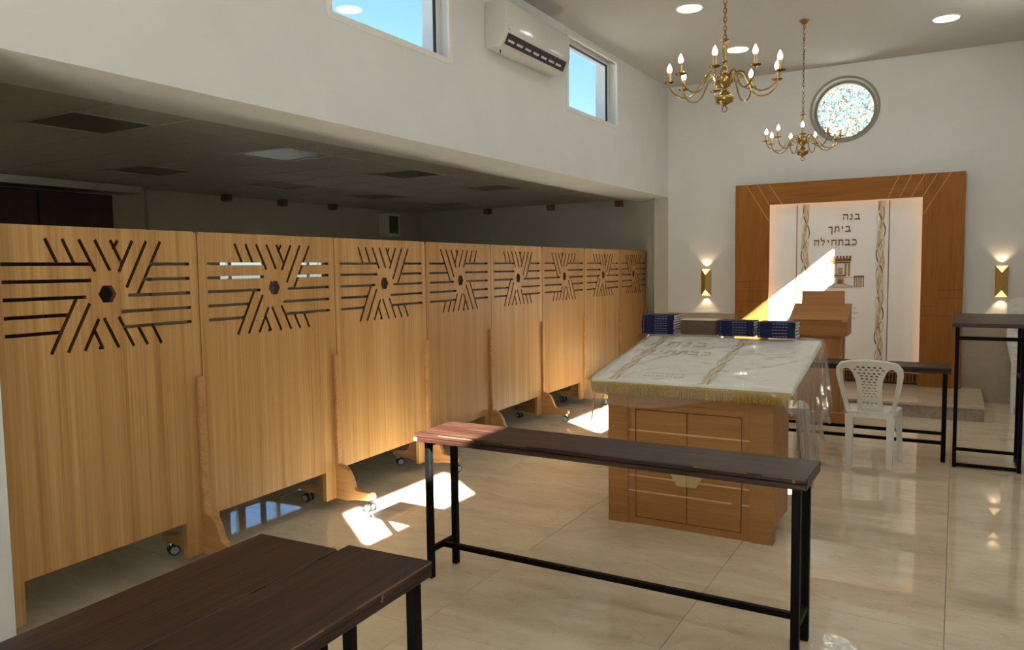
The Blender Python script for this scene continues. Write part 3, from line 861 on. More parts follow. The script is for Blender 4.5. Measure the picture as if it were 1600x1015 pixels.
# faint gold lettering on the cloth: two rows, largely lost under the film
hebrew(t, ['bet','nun','he'], -.10, .80, .10, cplace, M['sand_thread'])
hebrew(t, ['kaf','bet','tav','het','yod','lamed','he'], -.02, .60, .075, cplace, M['sand_thread'])
lines = MB()
for q in range(2):
    x = -.30
    while x < -.06:
        w_ = random.uniform(.012, .03); ribbon(lines, [(x, .17-.055*q), (x+w_, .17-.055*q)], .012, .001, cplace); x += w_+.010
lines.build('embroidered_line', M['sand_thread'], t)['kind'] = 'stuff'

# clear plastic film over the cloth
t = empty('plastic_cover', (mx_, my_, mz_)); tag(t, 'wrinkled clear plastic cover draped over the reading table cloth', 'plastic cover')
fm = MB(); nx, ny = 56, 44
def noise2(x, y): return (math.sin(x*13.1+y*7.7)+math.sin(x*29.3-y*17.9+1.7)+math.sin(x*5.3+y*23.1+.4)+math.sin(x*41+y*33))*.25
vs = []; fs = []
for j in range(ny+1):
    for i in range(nx+1):
        u = i/nx; v = j/ny
        vs.append((-hw-.012+2*(hw+.012)*u, -.016+(dy+.03)*v, v*dy*TS + .011 + .0025*noise2(u*1.2, v*1.2)+.0045*max(0, math.sin(u*9+v*7+1.2*math.sin(v*4)))**8+.004*max(0, math.sin(u*16-v*11+2*math.sin(u*5)))**10))
for j in range(ny):
    for i in range(nx):
        a = j*(nx+1)+i; fs.append((a, a+1, a+nx+2, a+nx+1))
def drape(idx, nrm, length, nseg, fold, nf, flare, lens=None):
    prev = idx; b0 = len(idx)
    for s_ in range(1, nseg+1):
        cur = []
        for q, ii in enumerate(idx):
            p = Vector(vs[ii]); f_ = s_/nseg; u = q/(b0-1)
            Ld = lens(u) if lens else length
            out = flare*f_**.8 + fold*f_*(math.sin(u*2*PI*nf)+.5*math.sin(u*2*PI*nf*2.3+1))
            vs.append((p.x+nrm[0]*(.006+out) + (abs(nrm[1]))*fold*.4*f_*math.sin(u*31), p.y+nrm[1]*(.006+out) + abs(nrm[0])*fold*.5*f_*math.sin(u*27+s_), p.z-Ld*f_))
            cur.append(len(vs)-1)
        for q in range(b0-1): fs.append((prev[q], prev[q+1], cur[q+1], cur[q]))
        prev = cur
drape([i for i in range(nx+1)], (0, -1), .13, 7, .006, 5, .010, lens=lambda u: .10+.05*math.sin(u*5.2)+.05*(1-u)**3+.10*max(0, u-.93)*14)
drape([j*(nx+1) for j in range(ny+1)], (-1, 0), .30, 9, .018, 7, .05, lens=lambda u: .36-.12*u)
drape([j*(nx+1)+nx for j in range(ny+1)], (1, 0), .45, 10, .024, 8, .05, lens=lambda u: .62-.22*u+.05*math.sin(u*17))
fm.add(vs, fs); o = fm.build('film', M['film'], t)
for p in o.data.polygons: p.use_smooth = True

# ------------------------------------------------------------------ books on the reading table
zb_ = top_z(5.40)+.020
def book(x, y, z, L, D, h_, rz, label, group):
    t = empty('book', (x, y, z), rz); tag(t, label, 'book', group)
    c = MB(); k_ = .0022
    c.box(-L/2, L/2, -D/2, D/2, 0, k_); c.box(-L/2, L/2, -D/2, D/2, h_-k_, h_); c.box(-L/2, L/2, -D/2, -D/2+.003, k_, h_-k_)
    c.build('cover', M['navy'], t)
    MB().box(-L/2+.001, L/2-.0006, -D/2+.003, D/2-.002, k_, h_-k_).build('page_block', M['pages'], t)
    s_ = MB()
    s_.box(-L*.455, -L*.435, -D/2-.0006, -D/2, h_*.3, h_*.7)
    for q in range(5): s_.box(-L*.10+q*L*.083, -L*.10+q*L*.083+L*.06, -D/2-.0006, -D/2, h_*.38, h_*.6)
    s_.build('spine_lettering', M['foil'], t)['kind'] = 'stuff'
    return t
def stack(x0, x1, n, hgt, y, where, grp):
    L = x1-x0; h_ = hgt/n; ords = ['lowest', 'second', 'third', 'fourth', 'fifth', 'sixth', 'seventh', 'eighth']
    for i in range(n):
        od = ords[i] if i < n-1 else 'topmost'
        nm = {'lowest': 'lowest navy book', 'topmost': 'topmost navy book'}.get(od, od + ' navy book from the bottom')
        book((x0+x1)/2+random.uniform(-.003,.003), y+random.uniform(-.003,.003), zb_+i*h_, L*random.uniform(.985,1), .175, h_-.0004, random.uniform(-.012,.012), '%s in the %s' % (nm, where), grp)
stack(-2.020, -1.775, 8, .140, 5.50, 'tall stack at the table\'s left', 'navy books in the left stack')
stack(-1.450, -1.205, 6, .108, 5.50, 'middle stack on the table', 'navy books in the middle stack')
stack(-1.175, -.925, 5, .108, 5.47, 'right stack on the table', 'navy books in the right stack')
t = empty('cardboard_box', (-1.605, 5.52, zb_)); tag(t, 'plain brown box between the tall and middle book stacks', 'box')
MB().box(-.127, .127, -.085, .085, 0, .104, c=.002).build('box_body', M['cardboard'], t)
MB().box(-.129, .129, -.087, .087, .1045, .109, c=.001).build('lid_edge', M['card_edge'], t)
t = empty('bookmark_ribbon', (-2.012, 5.395, top_z(5.36)+.02)); tag(t, 'maroon ribbon hanging below the tall stack of navy books', 'ribbon')
rb = MB(); rb.add([(-.004,.012,.012),(.004,.012,.012),(.004,.0,.004),(-.004,.0,.004),(.0045,-.12,-.013),(-.0035,-.12,-.013)], [(0,1,2,3),(3,2,4,5)])
rb.add([(-.004,.012,.0112),(.004,.012,.0112),(.004,.0,.0032),(-.004,.0,.0032),(.0045,-.12,-.0138),(-.0035,-.12,-.0138)], [(3,2,1,0),(5,4,2,3)])
rb.build('ribbon_strip', M['maroon'], t)

# ------------------------------------------------------------------ lectern
t = empty('lectern', (-1.19, 8.15, 0)); tag(t, 'wooden lectern with sloping top and raised back before the curtain', 'lectern')
MB().box(-.285, .275, -.02, .40, 0, .115, c=.004).build('plinth', M['beech_h'], t)
MB().box(-.205, .215, .05, .33, .115, .90, c=.003).build('column', M['beech_v'], t)
MB().box(.2155, .222, .20, .335, .115, .90).build('column_edge', M['beech_v'], t)
hd = MB(); pts = [(0, .885), (.36, .885), (.36, 1.17), (0, 1.010)]
hd.prism(pts, -.275, .275, 'x'); hd.build('head', M['beech_h'], t)
sl_ = MB(); pts = [(-.012, 1.0115), (.355, 1.1745), (.355, 1.190), (-.012, 1.027)]
sl_.prism(pts, -.278, .278, 'x'); sl_.build('sloping_top', M['beech_h'], t)
MB().prism([(-.006, 1.0305), (.008, 1.0367), (.006, 1.046), (-.008, 1.040)], -.235, .225, 'x').build('book_ledge', M['ark_h'], t)
bk = MB(); pts = [(.30, 1.165), (.385, 1.19), (.385, 1.320), (.355, 1.320), (.335, 1.26)]
bk.prism(pts, -.205, .205, 'x'); bk.build('raised_back', M['beech_h'], t)

# ------------------------------------------------------------------ platform before the ark
t = empty('marble_platform', (-1.2, 9.5, 0)); tag(t, 'low beige marble platform with a speckled riser under the ark', 'platform')
MB().box(-1.75, 1.465, -.62, .652, 0, .128).build('riser', M['riser'], t)
xs_ = [-1.77, -.70, .37, 1.485]
for a, b in zip(xs_[:-1], xs_[1:]):
    MB().box(a+.001, b-.001, -.65, .654, .1285, .160, c=.004).build('marble_slab', M['step'], t)

# ------------------------------------------------------------------ ark: frame
AX0, AX1, AI0, AI1, AZT, AZI, AYF = -2.472, .072, -2.052, -.350, 2.612, 2.350, 10.02
ZP = .160
ax_c = (AX0+AX1)/2
t = empty('ark', (ax_c, AYF, ZP)); tag(t, 'massive orange wooden frame with pale inlaid lines around the white curtain', 'ark')
def lx(x): return x-ax_c
yb_ = YF-AYF-.001
MB().prism([(lx(AX0), 0), (lx(AI0), 0), (lx(AI0), .04), (lx(AI0)-.075, .04), (lx(AI0)-.075, yb_), (lx(AX0), yb_)], 0, AZT-ZP, 'z').build('left_post', M['ark'], t)
MB().prism([(lx(AI1), 0), (lx(AX1), 0), (lx(AX1), yb_), (lx(AI1)+.075, yb_), (lx(AI1)+.075, .04), (lx(AI1), .04)], 0, AZT-ZP, 'z').build('right_post', M['ark'], t)
MB().prism([(0, AZI-ZP), (.04, AZI-ZP), (.04, AZI-ZP+.075), (yb_, AZI-ZP+.075), (yb_, AZT-ZP), (0, AZT-ZP)], lx(AI0)+.001, lx(AI1)-.001, 'x').build('lintel', M['ark_h'], t)
def front_line(mb, x0, z0, x1, z1, w=.006):
    ribbon(mb, [(lx(x0), z0-ZP), (lx(x1), z1-ZP)], w, .0012, lambda p, l: Vector((p.x, -l, p.y)))
il = MB()
for a in ((-2.335,2.606,-2.056,2.150),(-2.20,2.606,-2.056,2.352),(-2.06,2.606,-1.90,2.354),(-.075,2.606,-.346,2.148),(-.209,2.606,-.346,2.362),(-.335,2.606,-.468,2.358),(-.47,2.606,-.59,2.358),(-.60,2.606,-.71,2.358)):
    front_line(il, *a, w=.007)
split_islands(il.build('pale_inlay', M['ark_inlay'], t))
gr = MB()
for z in (1.386, 1.262, 1.137, 1.0): front_line(gr, AX0+.01, z, AI0-.005, z, .004)
for x0, x1, z in ((AI1+.17, AX1-.005, 1.285), (AI1+.19, AX1-.005, 1.185), (AI1+.005, AI1+.12, 1.10), (AI1+.005, AX1-.005, .99)): front_line(gr, x0, z, x1, z, .004)
split_islands(gr.build('joint_line', M['groove'], t))
ls = MB(); yl = .046
ls.box(lx(AI0)-.072, lx(AI0)-.064, yl, yl+.012, .15, AZI-ZP+.05); ls.box(lx(AI1)+.064, lx(AI1)+.072, yl, yl+.012, .15, AZI-ZP+.05)
ls.box(lx(AI0)-.06, lx(AI1)+.06, yl, yl+.012, AZI-ZP+.062, AZI-ZP+.070)
split_islands(ls.build('led_strip', M['led_warm'], t))
# curtain
YC = 10.128
t = empty('ark_curtain', (ax_c, YC, ZP)); tag(t, 'white embroidered ark curtain with gold Hebrew words and a temple', 'curtain')
cu = MB(); n_ = 90; z0_, z1_ = .30-ZP, AZI-ZP+.055
vs = []; fs = []
for i in range(n_+1):
    x = lx(AI0)-.055 + (AI1-AI0+.11)*i/n_
    yo = .0022*math.sin(i*.55)+.0016*math.sin(i*1.31+1)
    if abs(x) < .50: yo *= .25
    vs += [(x, yo, z0_), (x, yo*.5, z1_), (x, yo+.006, z1_), (x, yo+.006, z0_)]
for i in range(n_):
    a, b = i*4, i*4+4
    fs += [(a, b, b+1, a+1), (a+2, b+2, b+3, a+3), (a+1, b+1, b+2, a+2), (a, a+3, b+3, b)]
fs += [(0, 1, 2, 3), (n_*4, n_*4+3, n_*4+2, n_*4+1)]
cu.add(vs, fs); o = cu.build('curtain_fabric', M['cream'], t)
smooth_angle(o, 60)
def kplace(p, lift): return Vector((p.x, -.004-lift, p.y))
def K(x, z): return (lx(x), z-ZP)
# bottom band and tassel fringe
bb = MB(); bb.box(lx(AI0)+.014, lx(AI1)-.014, -.008, -.004, .30-ZP, .385-ZP); bb.build('hem_band', M['pale_thread'], t)
fr = MB(); fr.mat(M['brown_thread']); x = lx(AI0)+.02
fr.box(lx(AI0)+.014, lx(AI1)-.014, -.010, -.002, .285-ZP, .302-ZP)
while x < lx(AI1)-.02:
    Mx = T(x, -.006, 0)
    fr.mat(M['brown_thread']); fr.lathe([(.004, .285-ZP), (.011, .265-ZP), (.006, .25-ZP), (.012, .20-ZP), (.013, .185-ZP)], 6, Mx)
    x += .036
fo = fr.build('tassel_fringe', None, t); fo['kind'] = 'stuff'
MB().box(lx(AI0)+.012, lx(AI1)-.012, .012, .016, 0.0, .31-ZP).build('dark_base_board', M['groove'], t)
cd_ = MB()
for x in (-1.735, -.697): ribbon(cd_, [K(x, .385), K(x, AZI-.013)], .009, .003, kplace)
split_islands(cd_.build('panel_cord', M['brown_thread'], t))
wavy_band(t, lx(-1.635), .385-ZP, AZI-ZP-.013, .125, .50, kplace, seed=1)
wavy_band(t, lx(-.785), .385-ZP, AZI-ZP-.013, .125, .50, kplace, seed=2)
hebrew(t, ['bet','nun','he'], lx(-1.010), 2.128-ZP, .068, kplace, M['brown_thread'])
hebrew(t, ['bet','yod','tav','kaf_f'], lx(-1.112), 1.985-ZP, .068, kplace, M['brown_thread'])
hebrew(t, ['kaf','bet','tav','het','yod','lamed','he'], lx(-1.040), 1.822-ZP, .070, kplace, M['brown_thread'])
# small illegible dedication, right of the lectern
sm = MB()
for row, (xr, nlet) in enumerate(((-1.035, 3), (-.995, 6), (-1.045, 3))):
    x = xr
    for q in range(nlet):
        gn = random.choice(['kaf', 'nun', 'yod', 'bet', 'tav'])
        for pts, wd in GLYPH[gn]: ribbon(sm, [(lx(x)-.022+p[0]*.020, 1.05-.062*row-ZP+p[1]*.022) for p in pts], .0045, .0012, kplace)
        x -= .026 if not (row == 1 and q == 4) else .045
sm.build('dedication_lines', M['ochre_thread'], t)['kind'] = 'stuff'
# temple
tb, to = MB(), MB()
def rect(mb, x0, x1, z0, z1, l=.0022): mb.add([kplace(Vector((lx(a), z-ZP)), q) for q in (0, l) for a, z in ((x0, z0), (x1, z0), (x1, z1), (x0, z1))], [(4,5,6,7),(0,1,5,4),(1,2,6,5),(2,3,7,6),(3,0,4,7)])
tx0, tx1 = -1.345, -1.105
rect(tb, tx0, tx1, 1.628, 1.665)
for q in range(7): 
    xx = tx0+.010+q*(tx1-tx0-.020)/6
    tb.add([kplace(Vector((lx(xx)+.013*math.cos(a), 1.680-ZP+.016*math.sin(a))), .0022) for a in [2*PI*i/8 for i in range(8)]], [tuple(range(8))])
rect(tb, tx0+.012, tx1-.012, 1.604, 1.622)
for xx in (-1.320, -1.282, -1.168, -1.130):
    rect(to, xx-.011, xx+.011, 1.447, 1.602); rect(tb, xx+.007, xx+.012, 1.447, 1.602, .0030)
rect(to, -1.252, -1.198, 1.470, 1.545); rect(tb, -1.258, -1.192, 1.545, 1.550)
rect(tb, -1.290, -1.165, 1.445, 1.462)
rect(to, -1.268, -1.182, 1.350, 1.440, .0014); rect(tb, -1.250, -1.200, 1.350, 1.408, .003)
rect(tb, -1.400, -1.272, 1.428, 1.433); rect(tb, -1.178, -1.060, 1.428, 1.433)
for s_, xa, xb in ((0, -1.497, -1.375), (1, -1.075, -.957)):
    rect(tb, xa, xb, 1.437, 1.452); rect(to, xa+.004, xb-.004, 1.424, 1.436)
    for q in range(5):
        xx = xa+.010+q*(xb-xa-.020)/4; rect(to, xx-.005, xx+.005, 1.315, 1.424); rect(tb, xx+.003, xx+.007, 1.315, 1.424, .003)
ribbon(tb, [K(-1.182, 1.350), K(-1.085, 1.316)], .007, .002, kplace); ribbon(tb, [K(-1.268, 1.350), K(-1.365, 1.316)], .007, .002, kplace)
for q in range(3): rect(to, -1.285-.03*q, -1.165+.03*q, 1.335-.014*q, 1.338-.014*q, .0012)
rect(to, -1.46, -.99, 1.302, 1.305, .0012)
tb.build('embroidered_temple_lines', M['brown_thread'], t)['kind'] = 'stuff'; to.build('embroidered_temple_fill', M['ochre_thread'], t)['kind'] = 'stuff'

# ------------------------------------------------------------------ wall sconces
def sconce(x, label):
    y0 = YF; t = empty('wall_sconce', (x, y0, 1.20)); tag(t, label, 'wall lamp', 'brass up and down wall lamps')
    w_, d, h_, k_ = .062, .085, .355, .085
    # folded body: ridge down the middle, triangular open ends
    vs = [(-w_,0,0),(w_,0,0),(-w_,0,h_),(w_,0,h_), (-w_,-.045,0),(w_,-.045,0),(-w_,-.045,h_),(w_,-.045,h_), (0,-d,k_),(0,-d,h_-k_)]
    fs = [(0,4,6,2),(1,3,7,5),(4,8,9,6),(5,7,9,8)]
    MB().add(vs, fs).build('body', M['gold'], t)
    gw = MB()
    gw.add([(-w_+.003,-.040,.004),(w_-.003,-.040,.004),(0,-d+.008,k_-.006)], [(0,1,2)])
    gw.add([(-w_+.003,-.040,h_-.004),(w_-.003,-.040,h_-.004),(0,-d+.008,h_-k_+.006)], [(2,1,0)])
    split_islands(gw.build('lit_reflector', M['lamp_warm'], t))
    for zz, rx in ((1.20+h_+.012, PI), (1.20-.012, 0)):
        L = bpy.data.lights.new('sconce_lamp', 'SPOT'); L.energy = .55; L.color = (1.0, .70, .38); L.spot_size = math.radians(95); L.spot_blend = .35; L.shadow_soft_size = .015
        o = bpy.data.objects.new('sconce_lamp', L); C.objects.link(o); o.parent = t; o.location = (0, -.045, zz-1.20); o.rotation_euler = (rx+(.12 if rx == 0 else -.12), 0, 0)
sconce(-2.880, 'brass wall lamp left of the wooden ark frame')
sconce(.442, 'brass wall lamp right of the wooden ark frame, above the tall desk')

# ------------------------------------------------------------------ chandeliers
def chandelier(x, y, zh, a0, label, top):
    t = empty('chandelier', (x, y, zh)); tag(t, label, 'chandelier', 'brass chandeliers with candle bulbs')
    H = ZC - zh
    cn = MB(); cn.lathe([(.012, H-.045), (.022, H-.04), (.035, H-.02), (.048, H-.004), (.048, H-.0005)], 20); smooth_angle(cn.build('canopy', M['brass_dark'], t))
    # chain
    ch = MB(); z = .255; k_ = 0
    while z < H-.06:
        pts = [(.010*math.cos(a), 0, .018*math.sin(a)) for a in [2*PI*i/10 for i in range(10)]]
        ch.tube(pts, .0032, 5, T(0, 0, z+.014) @ rot_xy((k_ % 2)*PI/2+.4), closed=True); z += .0275; k_ += 1
    smooth_angle(ch.build('chain', M['brass_dark'], t))['kind'] = 'stuff'
    cb = MB(); cb.tube([(.006*math.sin(i*.9), .006*math.cos(i*.9), .26+(H-.30)*i/40) for i in range(41)], .0022, 5); cb.build('cord', M['brass'], t)
    st = MB(); st.lathe([(.0, .262), (.016, .258), (.030, .250), (.032, .246), (.012, .240), (.010, .228), (.014, .222), (.017, .19), (.013, .15), (.011, .125), (.020, .118), (.011, .110), (.013, .085), (.019, .072), (.012, .06), (.014, .045),
                         (.040, .035), (.052, .010), (.052, -.012), (.036, -.035), (.016, -.048), (.013, -.062), (.030, -.075), (.052, -.095), (.058, -.115), (.050, -.137), (.028, -.150), (.012, -.156), (.008, -.163), (.0, -.165)], 28)
    smooth_angle(st.build('stem', M['brass'], t), 50)
    rg_ = MB(); rg_.tube([(.016*math.cos(a), 0, -.180+.018*math.sin(a)) for a in [2*PI*i/18 for i in range(18)]], .003, 6, closed=True); smooth_angle(rg_.build('finial_ring', M['brass_dark'], t))
    prof = [(.048, .0), (.070, .035), (.098, .045), (.125, .030), (.155, -.020), (.185, -.068), (.225, -.092), (.275, -.088), (.318, -.060), (.340, -.025), (.345, .0)]
    # smooth the profile
    fine = []
    for i in range(len(prof)-1):
        p0, p1, p2, p3 = [Vector(prof[max(0, min(len(prof)-1, i+k_))]) for k_ in (-1, 0, 1, 2)]
        for s_ in range(4):
            u = s_/4; fine.append(.5*((2*p1)+(p2-p0)*u+(2*p0-5*p1+4*p2-p3)*u*u+(3*p1-p0-3*p2+p3)*u**3))
    fine.append(Vector(prof[-1]))
    src = None
    for i in range(9):
        a = a0 + i*2*PI/9
        if src is None:
            am = MB(); am.tube([(p.x, 0, p.y) for p in fine], .0052, 7); arm = smooth_angle(am.build('arm', M['brass'], t))
            sc_ = MB(); sc_.tube([(.060, 0, .0), (.075, 0, -.02), (.092, 0, -.012), (.094, 0, .012), (.080, 0, .024)], .003, 6); smooth_angle(sc_.build('scroll', M['brass'], arm))
            q = T(.345, 0, 0)
            dp = smooth_angle(MB().lathe([(.006, .0), (.026, .004), (.036, .010), (.034, .012), (.012, .008), (.0, .008)], 18, q).build('drip_pan', M['brass_dark'], arm))
            sv = smooth_angle(MB().lathe([(.0105, .008), (.0105, .072), (.0, .072)], 14, q).build('candle_sleeve', M['brass'], arm))
            bl = smooth_angle(MB().lathe([(.009, .0725), (.013, .079), (.0165, .088), (.0165, .095), (.013, .108), (.007, .121), (.0025, .130), (.0, .132)], 14, q).build('candle_bulb', M['bulb'], arm), 80)
            src = arm; o = arm
        else:
            o = inst(src, t, 'arm')
            for c in src.children: inst(c, o)
        o.rotation_euler = (0, 0, a)
    return t
chandelier(-1.307, 5.0, 2.775, YAW+math.radians(5), 'nearer, larger looking brass chandelier left of the round window', True)
chandelier(-1.350, 8.13, 2.825, YAW+math.radians(9), 'farther brass chandelier hanging in front of the round window', True)

# ------------------------------------------------------------------ downlights
def downlight(x, y, label, group='round ceiling downlights'):
    t = empty('downlight', (x, y, ZC)); tag(t, label, 'ceiling light', group)
    smooth_angle(MB().lathe([(.112, -.0005), (.128, -.0005), (.129, -.004), (.122, -.009), (.112, -.010), (.112, -.0005)], 32, cap=False).build('rim', M['trim'], t))
    MB().lathe([(.0, -.0085), (.112, -.0085), (.112, -.003), (.0, -.003)], 32).build('diffuser', M['led_disc'], t)
downlight(-2.205, 7.17, 'round downlight left of the nearer chandelier\'s chain')
downlight(-2.160, 8.80, 'round downlight behind the nearer chandelier\'s bulbs')
downlight(-.145, 8.83, 'round downlight at the right, above the ark')
for i, (x, y) in enumerate(((-.15, 7.17), (-2.205, 5.5), (-.15, 5.5), (-2.205, 3.85), (-.15, 3.85), (-2.205, 2.2), (-.15, 2.2))):
    downlight(x, y, 'round downlight in the hall ceiling above the frame of the photo', 'round downlights above the frame')

# ------------------------------------------------------------------ air conditioner
t = empty('air_conditioner', (XW, 6.09, 3.405)); tag(t, 'white wall air conditioner between the two high windows', 'air conditioner')
hy = .59
pr = [(0, .012), (.140, .006), (.155, .014), (.206, .118), (.213, .160), (.213, .335), (.200, .368), (.170, .380), (0, .380)]
bd = MB().prism(pr, -hy, hy, 'y').build('housing', M['ac_white'], t)
md = bd.modifiers.new('b', 'BEVEL'); md.width = .012; md.segments = 3; md.limit_method = 'ANGLE'; md.angle_limit = math.radians(50)
dg = bpy.context.evaluated_depsgraph_get(); me = bpy.data.meshes.new_from_object(bd.evaluated_get(dg)); bd.modifiers.clear(); bd.data = me
smooth_angle(bd, 35)
# outlet, lying on the bevelled lower front
def slope(a, off): # a 0..1 along the bevel face
    return (.155+a*(.206-.155)+off*.9, .014+a*(.118-.014)-off*.44)
def ac_quad(mb, a0, a1, y0, y1, o0, o1):
    vs = []
    for off in (o0, o1):
        for a in (a0, a1):
            for yy in (y0, y1): x_, z_ = slope(a, off); vs.append((x_, yy, z_))
    mb.add(vs, [(0,1,3,2),(4,6,7,5),(0,4,5,1),(2,3,7,6),(0,2,6,4),(1,5,7,3)])
ou = MB(); ac_quad(ou, .16, .96, -hy+.04, hy-.06, -.004, .0012); ou.build('air_outlet', M['dark'], t)
for q in range(7):
    v = MB(); y0 = -hy+.075+q*.145; ac_quad(v, .40, .56, y0, y0+.095, .0012, .006); v.build('vane', M['ac_white'], t)
v = MB(); ac_quad(v, .0, .14, -hy+.04, hy-.06, .0012, .010); v.build('louvre', M['ac_white'], t)
v = MB(); v.box(.2131, .2140, -hy+.03, -hy+.055, .135, .143); v.build('maker_mark', M['grille'], t)
MB().tube([(.09, -hy+.10, .012), (.09, -hy+.10, -.02)], .007, 8).build('drain_stub', M['grille'], t)

# ------------------------------------------------------------------ loudspeaker in the corner, cupboard, small ceiling spots
t = empty('loudspeaker', (XL, 9.64, 2.13)); tag(t, 'white framed loudspeaker high in the corner of the side room', 'loudspeaker')
MB().box(0.001, .16, -.17, .17, 0, .36, c=.008).build('housing', M['white_plastic'], t)
MB().box(.16, .168, -.11, .11, .05, .32, c=.003).build('grille', M['grille'], t)
MB().lathe([(.0, 0), (.012, 0), (.012, .004), (0, .004)], 12, T(.168, 0, .075) @ Matrix.Rotation(PI/2, 4, 'Y')).build('badge', M['foil'], t)
t = empty('cupboard', (XL+.002, 3.60, 0)); tag(t, 'tall dark brown cupboard against the far left wall', 'cupboard')
MB().box(0, .42, -1.25, 1.19, 0, 2.40, c=.003).build('carcass', M['cupboard'], t)
for a, b in ((-1.24, -.02), (-.76, .44), (.45, 1.18)):
    if b < 0: b = -.77
    d = MB().box(.4205, .440, a, b-.006, .08, 2.385, c=.003).build('door', M['cupboard'], t)
    MB().box(.440, .458, b-.05, b-.035, 1.0, 1.16).build('handle', M['chrome'], d)
for i, (x, y, lb) in enumerate(((-7.62, 6.33, 'small brown ceiling spot, leftmost of the three on the left wall'), (-7.62, 7.22, 'small brown ceiling spot, second from left above the second panel'), (-7.62, 8.15, 'small brown ceiling spot, nearest the corner loudspeaker on its left'),
          (-6.39, 10.30, 'small brown ceiling spot right of the corner loudspeaker'), (-5.27, 10.28, 'small brown ceiling spot, middle of the three along the front wall'), (-4.17, 10.26, 'small brown ceiling spot nearest the hall corner'))):
    t = empty('ceiling_spot', (x, y, ZS)); tag(t, lb, 'spotlight', 'small brown ceiling spots of the side room')
    zt_ = .006
    MB().box(-.05, .05, -.045, .045, -.075, zt_, c=.003).build('housing', M['brown_box'], t)
    MB().lathe([(.0, -.0775), (.034, -.0775), (.034, -.075), (0, -.075)], 16).build('lens', M['dark'], t)

# ------------------------------------------------------------------ plastic chairs
def chair_back_mesh(mats):
    o = []
    zl, zr_ = .415, .845
    def half(z):   # outer half width
        tt = (z-zl)/(zr_-zl); return .165 + .065*math.sin(min(1, tt*1.15)*PI/2)
    left = []; n = 12
    for i in range(n+1):
        z = zl + (.765-zl)*i/n; left.append((half(z), z))
    R_ = [(.226, .785), (.216, .805), (.196, .824), (.165, .836), (.12, .843), (.06, .8465), (0, .848)]
    right = left + R_
    outline = right + [(-p[0], p[1]) for p in right[::-1][1:]]
    cut = []
    for s_ in (-1, 1):
        gap = [(.136, .43), (.094, .43), (.088, .55), (.088, .64), (.098, .70), (.118, .755), (.140, .785), (.165, .790), (.188, .775), (.195, .745), (.190, .68), (.172, .56), (.150, .47)]
        cut.append([(s_*p[0], p[1]) for p in (gap if s_ < 0 else gap[::-1])])
    rows = [(.800, 5, .040), (.778, 6, .040), (.752, 5, .036), (.730, 4, .036), (.706, 4, .033), (.682, 3, .036), (.658, 4, .031), (.634, 3, .036), (.610, 4, .031), (.586, 3, .034), (.562, 4, .029), (.510, 4, .029), (.490, 3, .034), (.470, 4, .029)]
    for z, k_, sp in rows:
        for q in range(k_):
            x = (q-(k_-1)/2)*sp
            cut.append([(x+.0130*math.cos(2*PI*i/6), z+.0078*math.sin(2*PI*i/6)) for i in range(6)])
    me = boolean_cut(outline, cut, .020, 'backrest', mats)
    bm = bmesh.new(); bm.from_mesh(me)
    bmesh.ops.triangulate(bm, faces=bm.faces)
    for v in bm.verts:
        z = v.co.z; x = v.co.x
        v.co.y += -.175 - .12*max(0, (z-.42)/.43)**1.2 - .030*(1-(x/.23)**2)*min(1, max(0, (z-.42)/.2))
    bm.to_mesh(me); bm.free()
    return me
def tapered(p0, p1, a, b, ca=.006):
    mb = MB(); p0, p1 = Vector(p0), Vector(p1); vs = []
    for p, (w_, d) in ((p0, a), (p1, b)):
        vs += [p+Vector((-w_,-d,0)), p+Vector((w_,-d,0)), p+Vector((w_,d,0)), p+Vector((-w_,d,0))]
    return mb.add(vs, [(3,2,1,0),(4,5,6,7),(0,1,5,4),(1,2,6,5),(2,3,7,6),(3,0,4,7)])
back_me = None
def plastic_chair(x, y, rz, m, label, group=None):
    global back_me
    t = empty('plastic_chair', (x, y, 0), rz); tag(t, label, 'chair', group)
    if back_me is None: back_me = chair_back_mesh([M['white_plastic']])
    me = back_me if m == M['white_plastic'] else back_me.copy()
    me.materials.clear(); me.materials.append(m)
    b = bpy.data.objects.new('backrest', me); C.objects.link(b); b.parent = t
    # seat: rounded slab with a dropped rim
    out = [(-.165, -.20), (.165, -.20), (.195, .05), (.205, .12), (.185, .155), (.12, .172), (0, .178), (-.12, .172), (-.185, .155), (-.205, .12), (-.195, .05)]
    st = MB().prism(out, .420, .438, 'z')
    rim = [(p[0]*.985, p[1]*.985) for p in out]
    MB().prism(rim, .388, .4195, 'z').build('seat_rim', m, t)
    o = st.build('seat', m, t)
    md = o.modifiers.new('b', 'BEVEL'); md.width = .008; md.segments = 2; md.limit_method = 'ANGLE'
    dg = bpy.context.evaluated_depsgraph_get(); me2 = bpy.data.meshes.new_from_object(o.evaluated_get(dg)); o.modifiers.clear(); o.data = me2
    for s_ in (-1, 1):
        tapered((s_*.150, -.185, .405), (s_*.145, -.205, 0), (.030, .020), (.019, .014)).build('leg', m, t)
        tapered((s_*.175, .125, .40), (s_*.190, .140, 0), (.024, .026), (.016, .018)).build('leg', m, t)
        ar = MB(); ar.tube([(s_*.165, -.19, .43), (s_*.178, -.20, .50), (s_*.195, -.225, .58), (s_*.212, -.25, .66), (s_*.225, -.272, .74), (s_*.222, -.287, .79), (s_*.196, -.297, .825), (s_*.12, -.316, .844), (0, -.322, .850)], .0145, 8)
        smooth_angle(ar.build('back_frame', m, t), 60)
    return t
plastic_chair(-.553, 6.735, -.03, M['white_plastic'], 'white plastic chair with its back to the camera, right of the reading table')
plastic_chair(-1.20, 6.62, -1.25, M['grey_plastic'], 'grey plastic chair half hidden behind the plastic cover\'s right drape')
sc0 = None
